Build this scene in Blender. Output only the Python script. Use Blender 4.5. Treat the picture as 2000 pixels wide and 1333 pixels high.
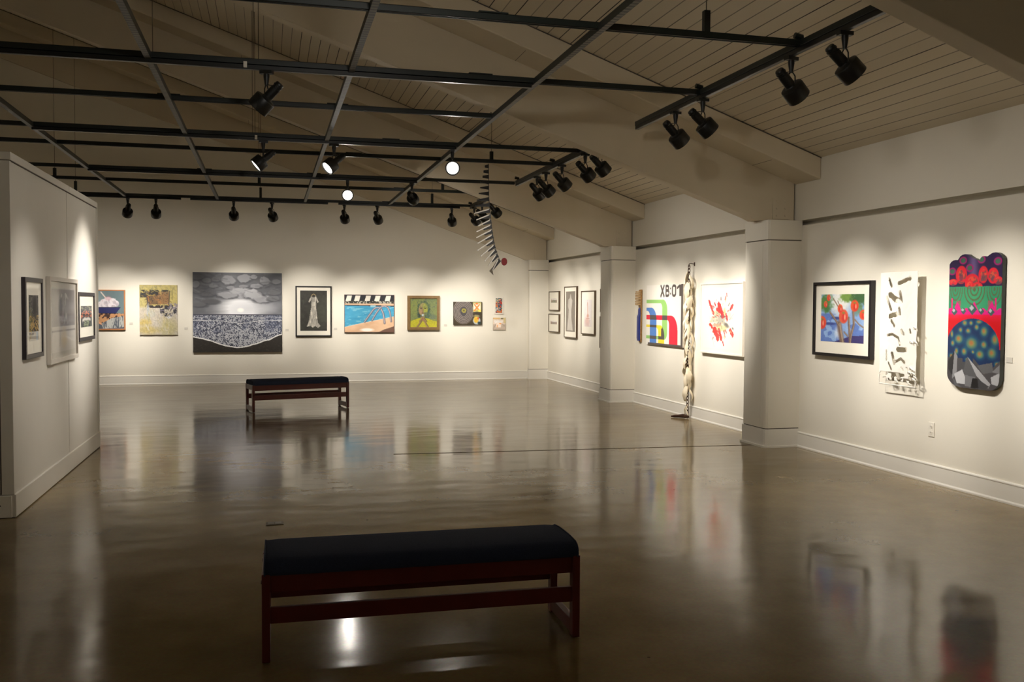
import bpy, bmesh, math, random
import numpy as np
from mathutils import Vector, Matrix

for o in list(bpy.data.objects):
    bpy.data.objects.remove(o, do_unlink=True)
sc = bpy.context.scene
COL = sc.collection

# ------------------------------------------------------------------ camera
YAW, PITCH, ROLL = .2543, -.0386, .0055
cam_d = bpy.data.cameras.new('camera')
cam_d.sensor_width = 36
cam_d.lens = 36 * 1826 / 2000
cam_d.clip_start = .05
cam = bpy.data.objects.new('camera', cam_d)
COL.objects.link(cam)
w_ = Vector((math.sin(YAW) * math.cos(PITCH), math.cos(YAW) * math.cos(PITCH), math.sin(PITCH)))
r_ = Vector((math.cos(YAW), -math.sin(YAW), 0))
u_ = r_.cross(w_)
c_, s_ = math.cos(ROLL), math.sin(ROLL)
r2, u2 = r_ * c_ + u_ * s_, u_ * c_ - r_ * s_
M = Matrix((r2, u2, -w_)).transposed().to_4x4()
M.translation = Vector((0, 0, 1.5))
cam.matrix_world = M
sc.camera = cam

# ------------------------------------------------------------------ world, exposure
wd = bpy.data.worlds.new('world')
sc.world = wd
wd.use_nodes = True
wd.node_tree.nodes['Background'].inputs[0].default_value = (1, .85, .65, 1)
wd.node_tree.nodes['Background'].inputs[1].default_value = .004
sc.view_settings.view_transform = 'Standard'
sc.view_settings.look = 'None'
sc.view_settings.gamma = 1
sc.view_settings.use_curve_mapping = False
sc.view_settings.exposure = 0.0
SPOT_W = 280.0
SPILL_W = 15.0
SPOT_COL = (1.0, .94, .865)


# ------------------------------------------------------------------ materials
def lin(c):
    c = np.asarray(c, dtype=float) / 255.
    return np.where(c <= .04045, c / 12.92, ((c + .055) / 1.055) ** 2.4)


def mat(name, rgb, rough=.5, metal=0, coat=0, noise=0, nscale=8, bump=0, bscale=60, emis=None, spec=.5):
    m = bpy.data.materials.new(name)
    m.use_nodes = True
    nt = m.node_tree
    b = nt.nodes['Principled BSDF']
    c = lin(rgb)
    b.inputs['Roughness'].default_value = rough
    b.inputs['Metallic'].default_value = metal
    b.inputs['Specular IOR Level'].default_value = spec
    b.inputs['Coat Weight'].default_value = coat
    b.inputs['Coat Roughness'].default_value = .04
    tc = nt.nodes.new('ShaderNodeTexCoord')
    nz = nt.nodes.new('ShaderNodeTexNoise')
    nz.inputs['Scale'].default_value = nscale
    nz.inputs['Detail'].default_value = 5
    nt.links.new(tc.outputs['Object'], nz.inputs['Vector'])
    mx = nt.nodes.new('ShaderNodeMix')
    mx.data_type = 'RGBA'
    mx.inputs[6].default_value = (*(c * (1 - noise)), 1)
    mx.inputs[7].default_value = (*np.clip(c * (1 + noise), 0, 1), 1)
    nt.links.new(nz.outputs['Fac'], mx.inputs[0])
    nt.links.new(mx.outputs[2], b.inputs['Base Color'])
    if bump:
        n2 = nt.nodes.new('ShaderNodeTexNoise')
        n2.inputs['Scale'].default_value = bscale
        nt.links.new(tc.outputs['Object'], n2.inputs['Vector'])
        bp = nt.nodes.new('ShaderNodeBump')
        bp.inputs['Strength'].default_value = bump
        bp.inputs['Distance'].default_value = .01
        nt.links.new(n2.outputs['Fac'], bp.inputs['Height'])
        nt.links.new(bp.outputs[0], b.inputs['Normal'])
    if emis:
        b.inputs['Emission Color'].default_value = (*emis[0], 1)
        b.inputs['Emission Strength'].default_value = emis[1]
    return m


def col_mat(name, rough=.55, coat=0, metal=0, spec=.5):
    m = bpy.data.materials.new(name)
    m.use_nodes = True
    nt = m.node_tree
    b = nt.nodes['Principled BSDF']
    a = nt.nodes.new('ShaderNodeAttribute')
    a.attribute_name = 'Col'
    nt.links.new(a.outputs['Color'], b.inputs['Base Color'])
    b.inputs['Roughness'].default_value = rough
    b.inputs['Coat Weight'].default_value = coat
    b.inputs['Coat Roughness'].default_value = .03
    b.inputs['Specular IOR Level'].default_value = spec
    return m


MT = {
    'wall': mat('wall_paint', (231, 225, 210), .62, noise=.025, nscale=1.6, bump=.05, bscale=35, spec=.35),
    'beam': mat('beam_paint', (212, 200, 176), .6, noise=.05, nscale=2.2, bump=.12, bscale=14, spec=.35),
    'trim': mat('trim_paint', (232, 228, 218), .4, noise=.02, nscale=3),
    'seam': mat('seam_shadow', (92, 84, 74), .8),
    'panel': mat('panel_paint', (226, 221, 210), .5, noise=.04, nscale=2.5, bump=.04, bscale=25),
    'screw': mat('screw_head', (60, 52, 44), .6),
    'green': mat('dark_green_enamel', (17, 25, 20), .42, noise=.15, nscale=30),
    'track': mat('black_track', (17, 19, 18), .35, noise=.1, nscale=30),
    'black': mat('black_enamel', (22, 23, 21), .42, noise=.15, nscale=25),
    'wire': mat('steel_wire', (120, 112, 98), .4, metal=.8),
    'frame_black': mat('black_frame', (24, 20, 22), .35, noise=.1, nscale=20),
    'frame_plum': mat('dark_frame', (30, 22, 30), .35, noise=.1, nscale=20),
    'frame_white': mat('white_frame', (214, 206, 194), .4, noise=.03),
    'frame_cream': mat('white_lacquer_frame', (235, 228, 216), .4, noise=.02),
    'frame_gold': mat('bronze_frame', (134, 106, 68), .45, noise=.25, nscale=30, metal=.25),
    'frame_oak': mat('oak_frame', (178, 118, 72), .45, noise=.2, nscale=20),
    'frame_brown': mat('brown_frame', (92, 62, 54), .4, noise=.15, nscale=20),
    'frame_umber': mat('umber_frame', (72, 54, 34), .4, noise=.15, nscale=20),
    'mount': mat('mount_board', (240, 234, 218), .7, coat=.5, noise=.01),
    'mount_grey': mat('grey_mount_board', (196, 190, 178), .7, coat=.6, noise=.01),
    'canvas': mat('canvas_edge', (196, 188, 172), .8, noise=.08, nscale=60),
    'canvas_dark': mat('dark_canvas_edge', (60, 56, 52), .8, noise=.08, nscale=60),
    'fabric': mat('navy_fabric', (54, 62, 84), .95, noise=.35, nscale=260, bump=.5, bscale=420, spec=.15),
    'cherry': mat('cherry_wood', (96, 32, 24), .35, noise=.3, nscale=9),
    'foot': mat('foot_glide', (150, 145, 135), .5),
    'plastic': mat('white_plastic', (228, 222, 208), .4),
    'slot': mat('outlet_slot', (50, 46, 42), .6),
    'brass': mat('floor_plate_metal', (92, 80, 58), .35, metal=.8, noise=.2, nscale=40),
    'bone': mat('off_white_ceramic', (226, 212, 184), .6, noise=.16, nscale=18, bump=.3, bscale=30),
    'rust': mat('rusty_iron', (72, 48, 34), .7, noise=.4, nscale=30, metal=.4),
    'rib_dark': mat('charcoal_wood', (34, 33, 34), .5, noise=.15, nscale=30),
    'rib_white': mat('polished_white', (214, 208, 198), .3, noise=.04),
    'red': mat('deep_red_enamel', (122, 26, 28), .4, noise=.1, nscale=30),
    'paper': mat('white_cut_paper', (240, 236, 226), .8, noise=.02),
    'bristle': mat('bristle_straw', (196, 164, 120), .8, noise=.3, nscale=90),
    'brushwood': mat('speckled_brush_wood', (150, 112, 62), .6, noise=.7, nscale=55),
    'blue': mat('cobalt_blue_paint', (38, 52, 128), .4, noise=.15, nscale=20),
    'alu_edge': mat('board_edge', (44, 48, 44), .4),
    'card': mat('label_card', (206, 200, 188), .8),
    'lens': mat('lamp_glass', (255, 250, 240), .3, emis=((1, .93, .82), 5)),
    'paint': col_mat('painted_canvas', .5),
    'print': col_mat('print_under_glass', .6, coat=.6),
    'gloss': col_mat('glossy_board', .3, coat=.5),
}


# galvanised strut with a row of dark slots
def slot_mat(name, rgb, dark, metal, rough, axis, period):
    m = mat(name, rgb, rough, metal=metal)
    nt = m.node_tree
    b = nt.nodes['Principled BSDF']
    tc = nt.nodes.new('ShaderNodeTexCoord')
    sx = nt.nodes.new('ShaderNodeSeparateXYZ')
    nt.links.new(tc.outputs['Object'], sx.inputs[0])
    dv = nt.nodes.new('ShaderNodeMath'); dv.operation = 'DIVIDE'; dv.inputs[1].default_value = period
    nt.links.new(sx.outputs[axis], dv.inputs[0])
    fr = nt.nodes.new('ShaderNodeMath'); fr.operation = 'FRACT'
    nt.links.new(dv.outputs[0], fr.inputs[0])
    gt = nt.nodes.new('ShaderNodeMath'); gt.operation = 'GREATER_THAN'; gt.inputs[1].default_value = .45
    nt.links.new(fr.outputs[0], gt.inputs[0])
    mx = nt.nodes.new('ShaderNodeMix'); mx.data_type = 'RGBA'
    mx.inputs[6].default_value = (*lin(rgb), 1)
    mx.inputs[7].default_value = (*lin(dark), 1)
    nt.links.new(gt.outputs[0], mx.inputs[0])
    nt.links.new(mx.outputs[2], b.inputs['Base Color'])
    return m


MT['strut'] = mat('galvanised_steel', (118, 114, 104), .4, metal=.6, noise=.1, nscale=30)
MT['strut_slot'] = slot_mat('slotted_galvanised_steel', (88, 85, 74), (30, 28, 25), .2, .45, 1, .05)


def plank_mat():
    m = mat('painted_planks', (214, 202, 178), .6, spec=.35)
    nt = m.node_tree
    b = nt.nodes['Principled BSDF']
    L = nt.links.new
    tc = nt.nodes.new('ShaderNodeTexCoord')
    sx = nt.nodes.new('ShaderNodeSeparateXYZ')
    L(tc.outputs['Object'], sx.inputs[0])

    def mth(op, a, bb=None, clamp=False):
        n = nt.nodes.new('ShaderNodeMath'); n.operation = op; n.use_clamp = clamp
        for i, v in enumerate((a, bb)):
            if v is None: continue
            if isinstance(v, (int, float)): n.inputs[i].default_value = v
            else: L(v, n.inputs[i])
        return n.outputs[0]
    q = mth('DIVIDE', mth('ADD', sx.outputs[0], 50.), .113)
    idx = mth('FLOOR', q)
    fr = mth('FRACT', q)
    wn = nt.nodes.new('ShaderNodeTexWhiteNoise'); wn.noise_dimensions = '1D'
    L(idx, wn.inputs['W'])
    nz = nt.nodes.new('ShaderNodeTexNoise'); nz.inputs['Scale'].default_value = .9
    L(tc.outputs['Object'], nz.inputs['Vector'])
    dark = mth('MULTIPLY', mth('LESS_THAN', fr, .075), mth('ADD', mth('MULTIPLY', wn.outputs[0], .6), mth('MULTIPLY', nz.outputs['Fac'], .8)), True)
    mx = nt.nodes.new('ShaderNodeMix'); mx.data_type = 'RGBA'
    mx.inputs[6].default_value = (*lin((214, 202, 178)), 1)
    mx.inputs[7].default_value = (*lin((40, 32, 24)), 1)
    L(dark, mx.inputs[0])
    tint = nt.nodes.new('ShaderNodeHueSaturation')
    L(mx.outputs[2], tint.inputs['Color'])
    L(mth('ADD', mth('MULTIPLY', wn.outputs[0], .08), .95), tint.inputs['Value'])
    L(tint.outputs[0], b.inputs['Base Color'])
    return m


def floor_mat():
    m = mat('polished_concrete', (120, 108, 88), .2)
    nt = m.node_tree
    b = nt.nodes['Principled BSDF']
    L = nt.links.new
    tc = nt.nodes.new('ShaderNodeTexCoord')
    n1 = nt.nodes.new('ShaderNodeTexNoise'); n1.inputs['Scale'].default_value = .7; n1.inputs['Detail'].default_value = 8
    n1.inputs['Roughness'].default_value = .62
    n2 = nt.nodes.new('ShaderNodeTexNoise'); n2.inputs['Scale'].default_value = 60; n2.inputs['Detail'].default_value = 4
    L(tc.outputs['Object'], n1.inputs['Vector']); L(tc.outputs['Object'], n2.inputs['Vector'])
    ramp = nt.nodes.new('ShaderNodeValToRGB')
    ramp.color_ramp.elements[0].position = .32; ramp.color_ramp.elements[0].color = (*lin((120, 103, 70)), 1)
    ramp.color_ramp.elements[1].position = .68; ramp.color_ramp.elements[1].color = (*lin((164, 142, 102)), 1)
    L(n1.outputs['Fac'], ramp.inputs[0])
    mx = nt.nodes.new('ShaderNodeMix'); mx.data_type = 'RGBA'; mx.blend_type = 'MULTIPLY'
    mx.inputs[0].default_value = .35
    L(ramp.outputs[0], mx.inputs[6]); L(n2.outputs['Color'], mx.inputs[7])
    # saw-cut joint and a few specks
    sx = nt.nodes.new('ShaderNodeSeparateXYZ'); L(tc.outputs['Object'], sx.inputs[0])

    def mth(op, a, bb=None, clamp=False):
        n = nt.nodes.new('ShaderNodeMath'); n.operation = op; n.use_clamp = clamp
        for i, v in enumerate((a, bb)):
            if v is None: continue
            if isinstance(v, (int, float)): n.inputs[i].default_value = v
            else: L(v, n.inputs[i])
        return n.outputs[0]
    joint = mth('MULTIPLY', mth('LESS_THAN', mth('ABSOLUTE', mth('SUBTRACT', mth('ADD', sx.outputs[1], mth('MULTIPLY', sx.outputs[0], .055)), 9.36)), .020), mth('GREATER_THAN', sx.outputs[0], 1.2))
    vo = nt.nodes.new('ShaderNodeTexVoronoi'); vo.inputs['Scale'].default_value = 1.7
    L(tc.outputs['Object'], vo.inputs['Vector'])
    speck = mth('LESS_THAN', vo.outputs['Distance'], .022)
    dk = mth('MAXIMUM', mth('MULTIPLY', joint, .75), mth('MULTIPLY', speck, .6))
    mx2 = nt.nodes.new('ShaderNodeMix'); mx2.data_type = 'RGBA'
    L(dk, mx2.inputs[0]); L(mx.outputs[2], mx2.inputs[6]); mx2.inputs[7].default_value = (*lin((52, 44, 34)), 1)
    L(mx2.outputs[2], b.inputs['Base Color'])
    # stretched worn sealer: roughness and a gentle undulation
    mp = nt.nodes.new('ShaderNodeMapping'); mp.inputs['Scale'].default_value = (.6, 1.3, 1)
    L(tc.outputs['Object'], mp.inputs[0])
    n3 = nt.nodes.new('ShaderNodeTexNoise'); n3.inputs['Scale'].default_value = 2.6; n3.inputs['Detail'].default_value = 1.5
    L(mp.outputs[0], n3.inputs['Vector'])
    rr = nt.nodes.new('ShaderNodeMapRange')
    rr.inputs[1].default_value = .3; rr.inputs[2].default_value = .7
    rr.inputs[3].default_value = .09; rr.inputs[4].default_value = .17
    L(n1.outputs['Fac'], rr.inputs[0]); L(rr.outputs[0], b.inputs['Roughness'])
    bp = nt.nodes.new('ShaderNodeBump'); bp.inputs['Strength'].default_value = .17; bp.inputs['Distance'].default_value = .02
    L(n3.outputs['Fac'], bp.inputs['Height'])
    L(bp.outputs[0], b.inputs['Normal'])
    L(mth('MULTIPLY', mth('SUBTRACT', 1.0, joint), .24), b.inputs['Specular IOR Level'])      # the sawn joint is dull
    L(mth('MAXIMUM', rr.outputs[0], mth('MULTIPLY', joint, .9)), b.inputs['Roughness'])
    b.inputs['Specular Tint'].default_value = (1, .86, .66, 1)
    return m


MT['planks'] = plank_mat()
MT['floor'] = floor_mat()


# ------------------------------------------------------------------ mesh helpers
class MB:
    def __init__(self):
        self.v = []; self.f = []; self.mi = []

    def add(self, vs, fs, mi=0):
        n = len(self.v)
        self.v += [tuple(p) for p in vs]
        self.f += [tuple(n + i for i in f) for f in fs]
        self.mi += [mi] * len(fs)
        return self

    def box(self, x0, x1, y0, y1, z0, z1, mi=0):
        vs = [(x, y, z) for x in (x0, x1) for y in (y0, y1) for z in (z0, z1)]
        return self.add(vs, [(0, 1, 3, 2), (4, 6, 7, 5), (0, 4, 5, 1), (2, 3, 7, 6), (0, 2, 6, 4), (1, 5, 7, 3)], mi)

    def prism(self, poly, axis, a, b, mi=0):
        """poly in the two other axes (order x,y,z without axis), extruded from a to b"""
        def P(p, t):
            q = list(p); q.insert(axis, t); return q
        n = len(poly)
        vs = [P(p, a) for p in poly] + [P(p, b) for p in poly]
        fs = [tuple(range(n)), tuple(range(2 * n - 1, n - 1, -1))]
        fs += [(i, i + n, (i + 1) % n + n, (i + 1) % n) for i in range(n)]
        return self.add(vs, fs, mi)

    def tube(self, pts, r, n=8, closed=False, mi=0):
        pts = [Vector(p) for p in pts]
        rs = r if isinstance(r, (list, tuple)) else [r] * len(pts)
        rings = []
        up = None
        for i, p in enumerate(pts):
            if closed:
                t = pts[(i + 1) % len(pts)] - pts[i - 1]
            else:
                t = pts[min(i + 1, len(pts) - 1)] - pts[max(i - 1, 0)]
            t.normalize()
            if up is None:
                up = t.orthogonal().normalized()
            up = (up - t * up.dot(t)).normalized()
            s = t.cross(up)
            rings.append([p + (up * math.cos(2 * math.pi * k / n) + s * math.sin(2 * math.pi * k / n)) * rs[i] for k in range(n)])
        vs = [v for ring in rings for v in ring]
        fs = []
        m = len(pts)
        for i in range(m if closed else m - 1):
            j = (i + 1) % m
            for k in range(n):
                k2 = (k + 1) % n
                fs.append((i * n + k, i * n + k2, j * n + k2, j * n + k))
        if not closed:
            fs.append(tuple(range(n - 1, -1, -1)))
            fs.append(tuple((m - 1) * n + k for k in range(n)))
        return self.add(vs, fs, mi)

    def lathe_y(self, prof, n=28, mi=0):
        """profile [(y, r)] revolved about the local Y axis"""
        vs, fs = [], []
        for (y, r) in prof:
            vs += [(r * math.cos(2 * math.pi * k / n), y, r * math.sin(2 * math.pi * k / n)) for k in range(n)]
        for i in range(len(prof) - 1):
            for k in range(n):
                k2 = (k + 1) % n
                fs.append((i * n + k, (i + 1) * n + k, (i + 1) * n + k2, i * n + k2))
        fs.append(tuple(range(n)))
        fs.append(tuple((len(prof) - 1) * n + k for k in range(n - 1, -1, -1)))
        return self.add(vs, fs, mi)

    def build(self, name, m, parent=None, smooth=False, bevel=0, seg=2):
        me = bpy.data.meshes.new(name)
        me.from_pydata(self.v, [], self.f)
        for mm in (m if isinstance(m, (list, tuple)) else [m]):
            me.materials.append(MT[mm])
        for p, k in zip(me.polygons, self.mi):
            p.material_index = k
            p.use_smooth = smooth
        bm = bmesh.new(); bm.from_mesh(me)
        bmesh.ops.recalc_face_normals(bm, faces=bm.faces)
        bm.to_mesh(me); bm.free()
        me.update()
        o = bpy.data.objects.new(name, me)
        COL.objects.link(o)
        if parent: o.parent = parent
        if smooth:
            try: me.set_sharp_from_angle(angle=math.radians(38))
            except Exception: pass
        if bevel:
            b = o.modifiers.new('bevel', 'BEVEL'); b.width = bevel; b.segments = seg; b.limit_method = 'ANGLE'
        return o


def tag(o, label=None, cat=None, group=None, kind=None):
    if label: o['label'] = label
    if cat: o['category'] = cat
    if group: o['group'] = group
    if kind: o['kind'] = kind
    return o


def empty(name, loc, rz=0, **k):
    o = bpy.data.objects.new(name, None)
    COL.objects.link(o)
    o.empty_display_size = .1
    o.location = loc
    o.rotation_euler = (0, 0, rz)
    return tag(o, **k)


# ------------------------------------------------------------------ the setting
XW, YB = 5.48, 18.30           # face of the right wall, face of the back wall
XL, YF = -5.6, -3.2
BEAMS = (4.21, 9.0, 13.65)     # near faces of the roof beams
COLS = (4.08, 8.87, 13.52, 18.17)


def zc(x): return 3.03 + .35 * (XW - x)
def zu(x): return 2.42 + .352 * (5.0 - x)


MB().box(XL - .2, XW + .4, YF - .2, YB + .3, -.12, 0).build('floor', 'floor')['kind'] = 'structure'
MB().prism([(XL - .2, zc(XL - .2)), (XW + .25, zc(XW + .25)), (XW + .25, zc(XW + .25) + .15), (XL - .2, zc(XL - .2) + .15)], 1, YF - .2, YB + .3).build('ceiling', 'planks')['kind'] = 'structure'

b = MB()
b.box(XW + .14, XW + .3, YF, YB + .2, 0, zc(XW) + .1)
b.box(XW, XW + .15, YF, YB + .2, 0, 2.360)
b.box(XW, XW + .15, YF, YB + .2, 2.415, zc(XW) - .001)
b.build('wall_right', 'wall')['kind'] = 'structure'
b = MB()
b.prism([(XL - .2, 0), (XW + .05, 0), (XW + .05, zc(XW + .05)), (XL - .2, zc(XL - .2))], 1, YB + .008, YB + .25)
b.box(XL, XW, YB, YB + .02, 0, 2.392)
for xs in (-2.93, 3.0):      # panel joints above the dado line
    b.box(xs, xs + .01, YB + .003, YB + .02, 2.40, 2.95 + (1.0 if xs < 0 else .1))
b.build('wall_back', 'wall')['kind'] = 'structure'
MB().box(XL - .2, XL, YF, YB + .2, 0, zc(XL)).build('wall_left', 'wall')['kind'] = 'structure'
MB().prism([(XL - .2, 0), (XW + .05, 0), (XW + .05, zc(XW + .05)), (XL - .2, zc(XL - .2))], 1, YF - .2, YF).build('wall_front', 'wall')['kind'] = 'structure'


def base_profile(b, kind, a0, a1):
    """moulded baseboard; kind 'r' on the right wall, 'b' on the back wall"""
    prof = [(0, 0), (.030, 0), (.030, .012), (.018, .024), (.016, .145), (.020, .150), (.020, .158), (.012, .166), (0, .166)]
    if kind == 'r':
        b.prism([(XW - d, z) for d, z in prof], 1, a0, a1)
    elif kind == 'b':
        b.prism([(YB - d, z) for d, z in prof], 0, a0, a1)
    else:
        b.prism([(XL + d, z) for d, z in prof], 1, a0, a1)


b = MB()
for a0, a1 in ((YF, 4.08), (4.58, 8.87), (9.37, 13.52), (14.02, 18.17)):
    base_profile(b, 'r', a0, a1)
b.build('baseboard_right', 'trim')['kind'] = 'structure'
b = MB(); base_profile(b, 'b', XL, 5.08)
b.build('baseboard_back', 'trim')['kind'] = 'structure'
b = MB(); base_profile(b, 'l', YF, YB)
b.build('baseboard_left', 'trim')['kind'] = 'structure'

# wall columns
for i, yc in enumerate(COLS):
    y1 = min(yc + .5, YB)
    r = empty('trim_%d' % (i + 1), (5.28, yc, 0), kind='structure')

    def L(b, dx, dz0, dz1):
        # octagon-ish rounded plan
        x0, x1, ya, yb, q = 5.08 - dx, XW, yc - dx, y1 + (dx if y1 < YB else 0), .035
        pl = [(x0 + q, ya), (x1, ya), (x1, yb), (x0 + q, yb), (x0 + q * .3, yb - q * .3), (x0, yb - q), (x0, ya + q), (x0 + q * .3, ya + q * .3)]
        b.prism([(x - 5.28, y - yc) for x, y in pl], 2, dz0, dz1)
    b = MB(); L(b, 0, .205, 2.195); b.build('column_shaft', 'wall', r)
    b = MB(); L(b, .007, 2.205, 2.41); b.build('column_head', 'wall', r)
    b = MB(); L(b, .010, .02, .195); L(b, .026, 0, .02); b.build('column_base', 'trim', r)
    b = MB(); L(b, -.006, .193, .208); L(b, -.006, 2.19, 2.21); b.build('column_joint', 'seam', r)
    if y1 < YB:
        b = MB(); b.box(-.203, -.198, .10, .40, .25, 2.15); b.build('column_panel', 'wall', r)

# sloping roof beams with a boxed duct along the near side of each
for i, yn in enumerate(BEAMS + (18.262,)):
    y1 = yn + .165 if i < 3 else YB + .05
    r = empty('trim_%d' % (i + 5), (0, yn, 0), kind='structure')
    X1 = XW - .02
    b = MB().prism([(X1, 2.412), (5.00, 2.412), (4.93, zu(4.93)), (XL, zu(XL)), (XL, zc(XL) - .001), (X1, zc(X1) - .001)], 1, 0, y1 - yn)
    b.build('roof_beam', 'beam', r, bevel=.006)
    bd = MB().prism([(XW, zc(XW) - .225), (XL, zc(XL) - .225), (XL, zc(XL) - .002), (XW, zc(XW) - .002)], 1, -.47, -.001)
    bd.build('boxed_duct', 'beam', r, bevel=.012)
    # thin dark caulk line between duct and ceiling
    MB().prism([(XW - .002, zc(XW) - .012), (XL, zc(XL) - .012), (XL, zc(XL) - .003), (XW - .002, zc(XW) - .003)], 1, -.4735, -.46).build('duct_joint', 'seam', r)
    # bolted end plate where the beam meets the wall
    pb = MB().box(5.20, 5.40, -.008, .002, 2.43, 2.66)
    for bx in (5.25, 5.35):
        for bz in (2.47, 2.545, 2.62):
            pb.prism([(bx + .011 * math.cos(t), bz + .011 * math.sin(t)) for t in [k * math.pi / 3 for k in range(6)]], 1, -.018, -.007)
    pb.build('bolted_plate', 'beam', r)
    # hairline joints across the duct face
    jb = MB()
    for xj in (4.95, 2.35, -.35, -3.1):
        jb.prism([(xj, zc(xj) - .2262), (xj + .004, zc(xj) - .2276), (xj + .004, zc(xj) - .2235), (xj, zc(xj) - .2225)], 1, -.40, -.01)
    jb.build('duct_seam', 'seam', r)

# ------------------------------------------------------------------ free-standing display partition
PX, PY0, PY1, PH = -1.72, 7.10, 10.45, 2.53
p = empty('display_partition', (PX, PY0, 0), label='tall white free-standing display wall at the far left with three framed pictures on it', cat='partition')
W = 1.3
MB().box(-W, -.022, .02, PY1 - PY0 - .02, .0, PH - .06).build('core', 'panel', p)
MB().box(-.022, 0, .04, 1.872, .165, PH - .06).build('wall_panel', 'panel', p, bevel=.002)
MB().box(-.022, 0, 1.888, PY1 - PY0 - .03, .165, PH - .06).build('wall_panel', 'panel', p, bevel=.002)
MB().box(-.0205, -.008, 1.87, 1.89, .16, PH - .06).build('panel_gap', 'seam', p)
MB().box(-.03, .012, PY1 - PY0 - .03, PY1 - PY0, .165, PH - .06).build('edge_strip', 'trim', p, bevel=.002)
MB().box(-.075, .004, .0, .042, .165, PH - .06).build('corner_strip', 'panel', p, bevel=.002)
MB().box(-W, -.085, .004, .022, .165, 2.135).build('end_panel', 'panel', p, bevel=.002)
MB().box(-W, -.085, .004, .022, 2.145, PH - .06).build('end_panel', 'panel', p, bevel=.002)
MB().box(-.084, -.076, .012, .03, .165, PH - .06).build('panel_gap', 'seam', p)
MB().box(-W - .005, .012, -.006, 1.935, PH - .055, PH).build('top_cap', 'panel', p, bevel=.003)
MB().box(-W - .005, .012, 1.945, PY1 - PY0 + .006, PH - .055, PH).build('top_cap', 'panel', p, bevel=.003)
MB().box(-.02, .008, .01, PY1 - PY0 - .01, PH - .062, PH - .054).build('cap_shadow_gap', 'seam', p)
MB().box(-.02, .014, .006, PY1 - PY0 + .004, .006, .165).build('baseboard', 'panel', p, bevel=.004)
MB().box(-W, -.012, -.008, .012, .006, .158).build('end_baseboard', 'panel', p, bevel=.003)
MB().box(-W + .02, .004, .002, PY1 - PY0 - .004, 0, .007).build('base_shadow_gap', 'seam', p)
sb = MB()
for sx_, sz in ((-.12, 2.10), (-.12, 1.62), (-.115, 1.26), (-.12, .86), (-.11, .30), (-.10, .06), (-.085, .09), (-.105, 2.19)):
    sb.prism([(sx_ + .006 * math.cos(t), sz + .006 * math.sin(t)) for t in [k * math.pi / 4 for k in range(8)]], 1, -.0095 if sz < .16 else .001, .006)
sb.build('screw_heads', 'screw', p)


# ------------------------------------------------------------------ benches
def bench(name, loc, rz, label):
    r = empty(name, loc, rz, label=label, cat='bench', group='upholstered gallery benches')
    L_, D, zt = 1.385, .40, .372
    for x in (0, L_ - .034):
        e = MB()
        e.box(x, x + .034, 0, .05, 0, zt)
        e.build('front_leg', 'cherry', r, bevel=.003)
        MB().box(x, x + .034, D - .05, D, 0, zt).build('rear_leg', 'cherry', r, bevel=.003)
        MB().box(x + .001, x + .033, .05, D - .05, .012, .075).build('floor_rail', 'cherry', r, bevel=.003)
        MB().box(x + .001, x + .033, .05, D - .05, zt - .07, zt - .002).build('side_rail', 'cherry', r, bevel=.003)
    MB().box(.034, L_ - .034, .012, .034, .292, .368).build('front_apron', 'cherry', r, bevel=.002)
    MB().box(.034, L_ - .034, D - .034, D - .012, .292, .368).build('rear_apron', 'cherry', r, bevel=.002)
    MB().box(.034, L_ - .034, .012, .034, .160, .228).build('front_stretcher', 'cherry', r, bevel=.002)
    MB().box(.034, L_ - .034, D - .034, D - .012, .160, .228).build('rear_stretcher', 'cherry', r, bevel=.002)
    MB().box(.034, L_ - .034, .034, D - .034, .325, .366).build('seat_board', 'track', r)
    # cushion: rounded slab with a gentle crown and piped ends
    nx, prof = 24, []
    x0, x1 = .010, L_ - .010
    ring = []
    for t, (yy, zz) in enumerate([(.0, .366), (-.004, .385), (.000, .415), (.014, .436), (.040, .448), (.11, .455), (.20, .457), (.29, .455), (.36, .448), (.386, .436), (.400, .415), (.404, .385), (.400, .366)]):
        ring.append((yy, zz))
    b = MB()
    vs = []
    for i in range(nx + 1):
        s = i / nx
        x = x0 + (x1 - x0) * s
        e = min(s, 1 - s) * (x1 - x0)
        k = 1 if e > .03 else .93 + .07 * math.sqrt(max(0, e / .03))
        for yy, zz in ring:
            vs.append((x, .2 + (yy - .2) * (1 if e > .03 else .985 + .015 * e / .03), .366 + (zz - .366) * k * .80))
    n = len(ring)
    fs = [(i * n + j, i * n + (j + 1) % n, (i + 1) * n + (j + 1) % n, (i + 1) * n + j) for i in range(nx) for j in range(n)]
    fs += [tuple(range(n)), tuple(nx * n + j for j in range(n - 1, -1, -1))]
    b.add(vs, fs)
    cu = b.build('cushion', 'fabric', r, smooth=True)
    for x in (x0 + .002, x1 - .002):
        pp = [(x, yy, .366 + (zz - .366) * .955 * .80) for yy, zz in ring]
        MB().tube(pp, .0035, 6).build('piping', 'fabric', cu, smooth=True)
    for x in (.017, L_ - .017):
        for y in (.025, D - .025):
            MB().prism([(x + .012 * math.cos(k * math.pi / 4), y + .012 * math.sin(k * math.pi / 4)) for k in range(8)], 2, -.004, .002).build('foot_glide', 'foot', r)
    # carriage bolts through the end frames
    for x, s in ((-.003, 1), (L_ + .003, -1)):
        for y in (.025, D - .025):
            q = MB()
            q.prism([(y + .008 * math.cos(k * math.pi / 4), .335 + .008 * math.sin(k * math.pi / 4)) for k in range(8)], 0, min(x, x + s * .004), max(x, x + s * .004))
            q.build('bolt_head', 'screw', r)
    return r


bench('upholstered_bench', (-.035, 3.965, .004), math.radians(-.6), 'large near bench with navy cushion on dark cherry frame, in the centre foreground')
bench('upholstered_bench', (-.225, 13.27, .004), math.radians(14.6), 'distant bench with navy cushion and dark wooden frame, in front of the seascape')

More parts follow.
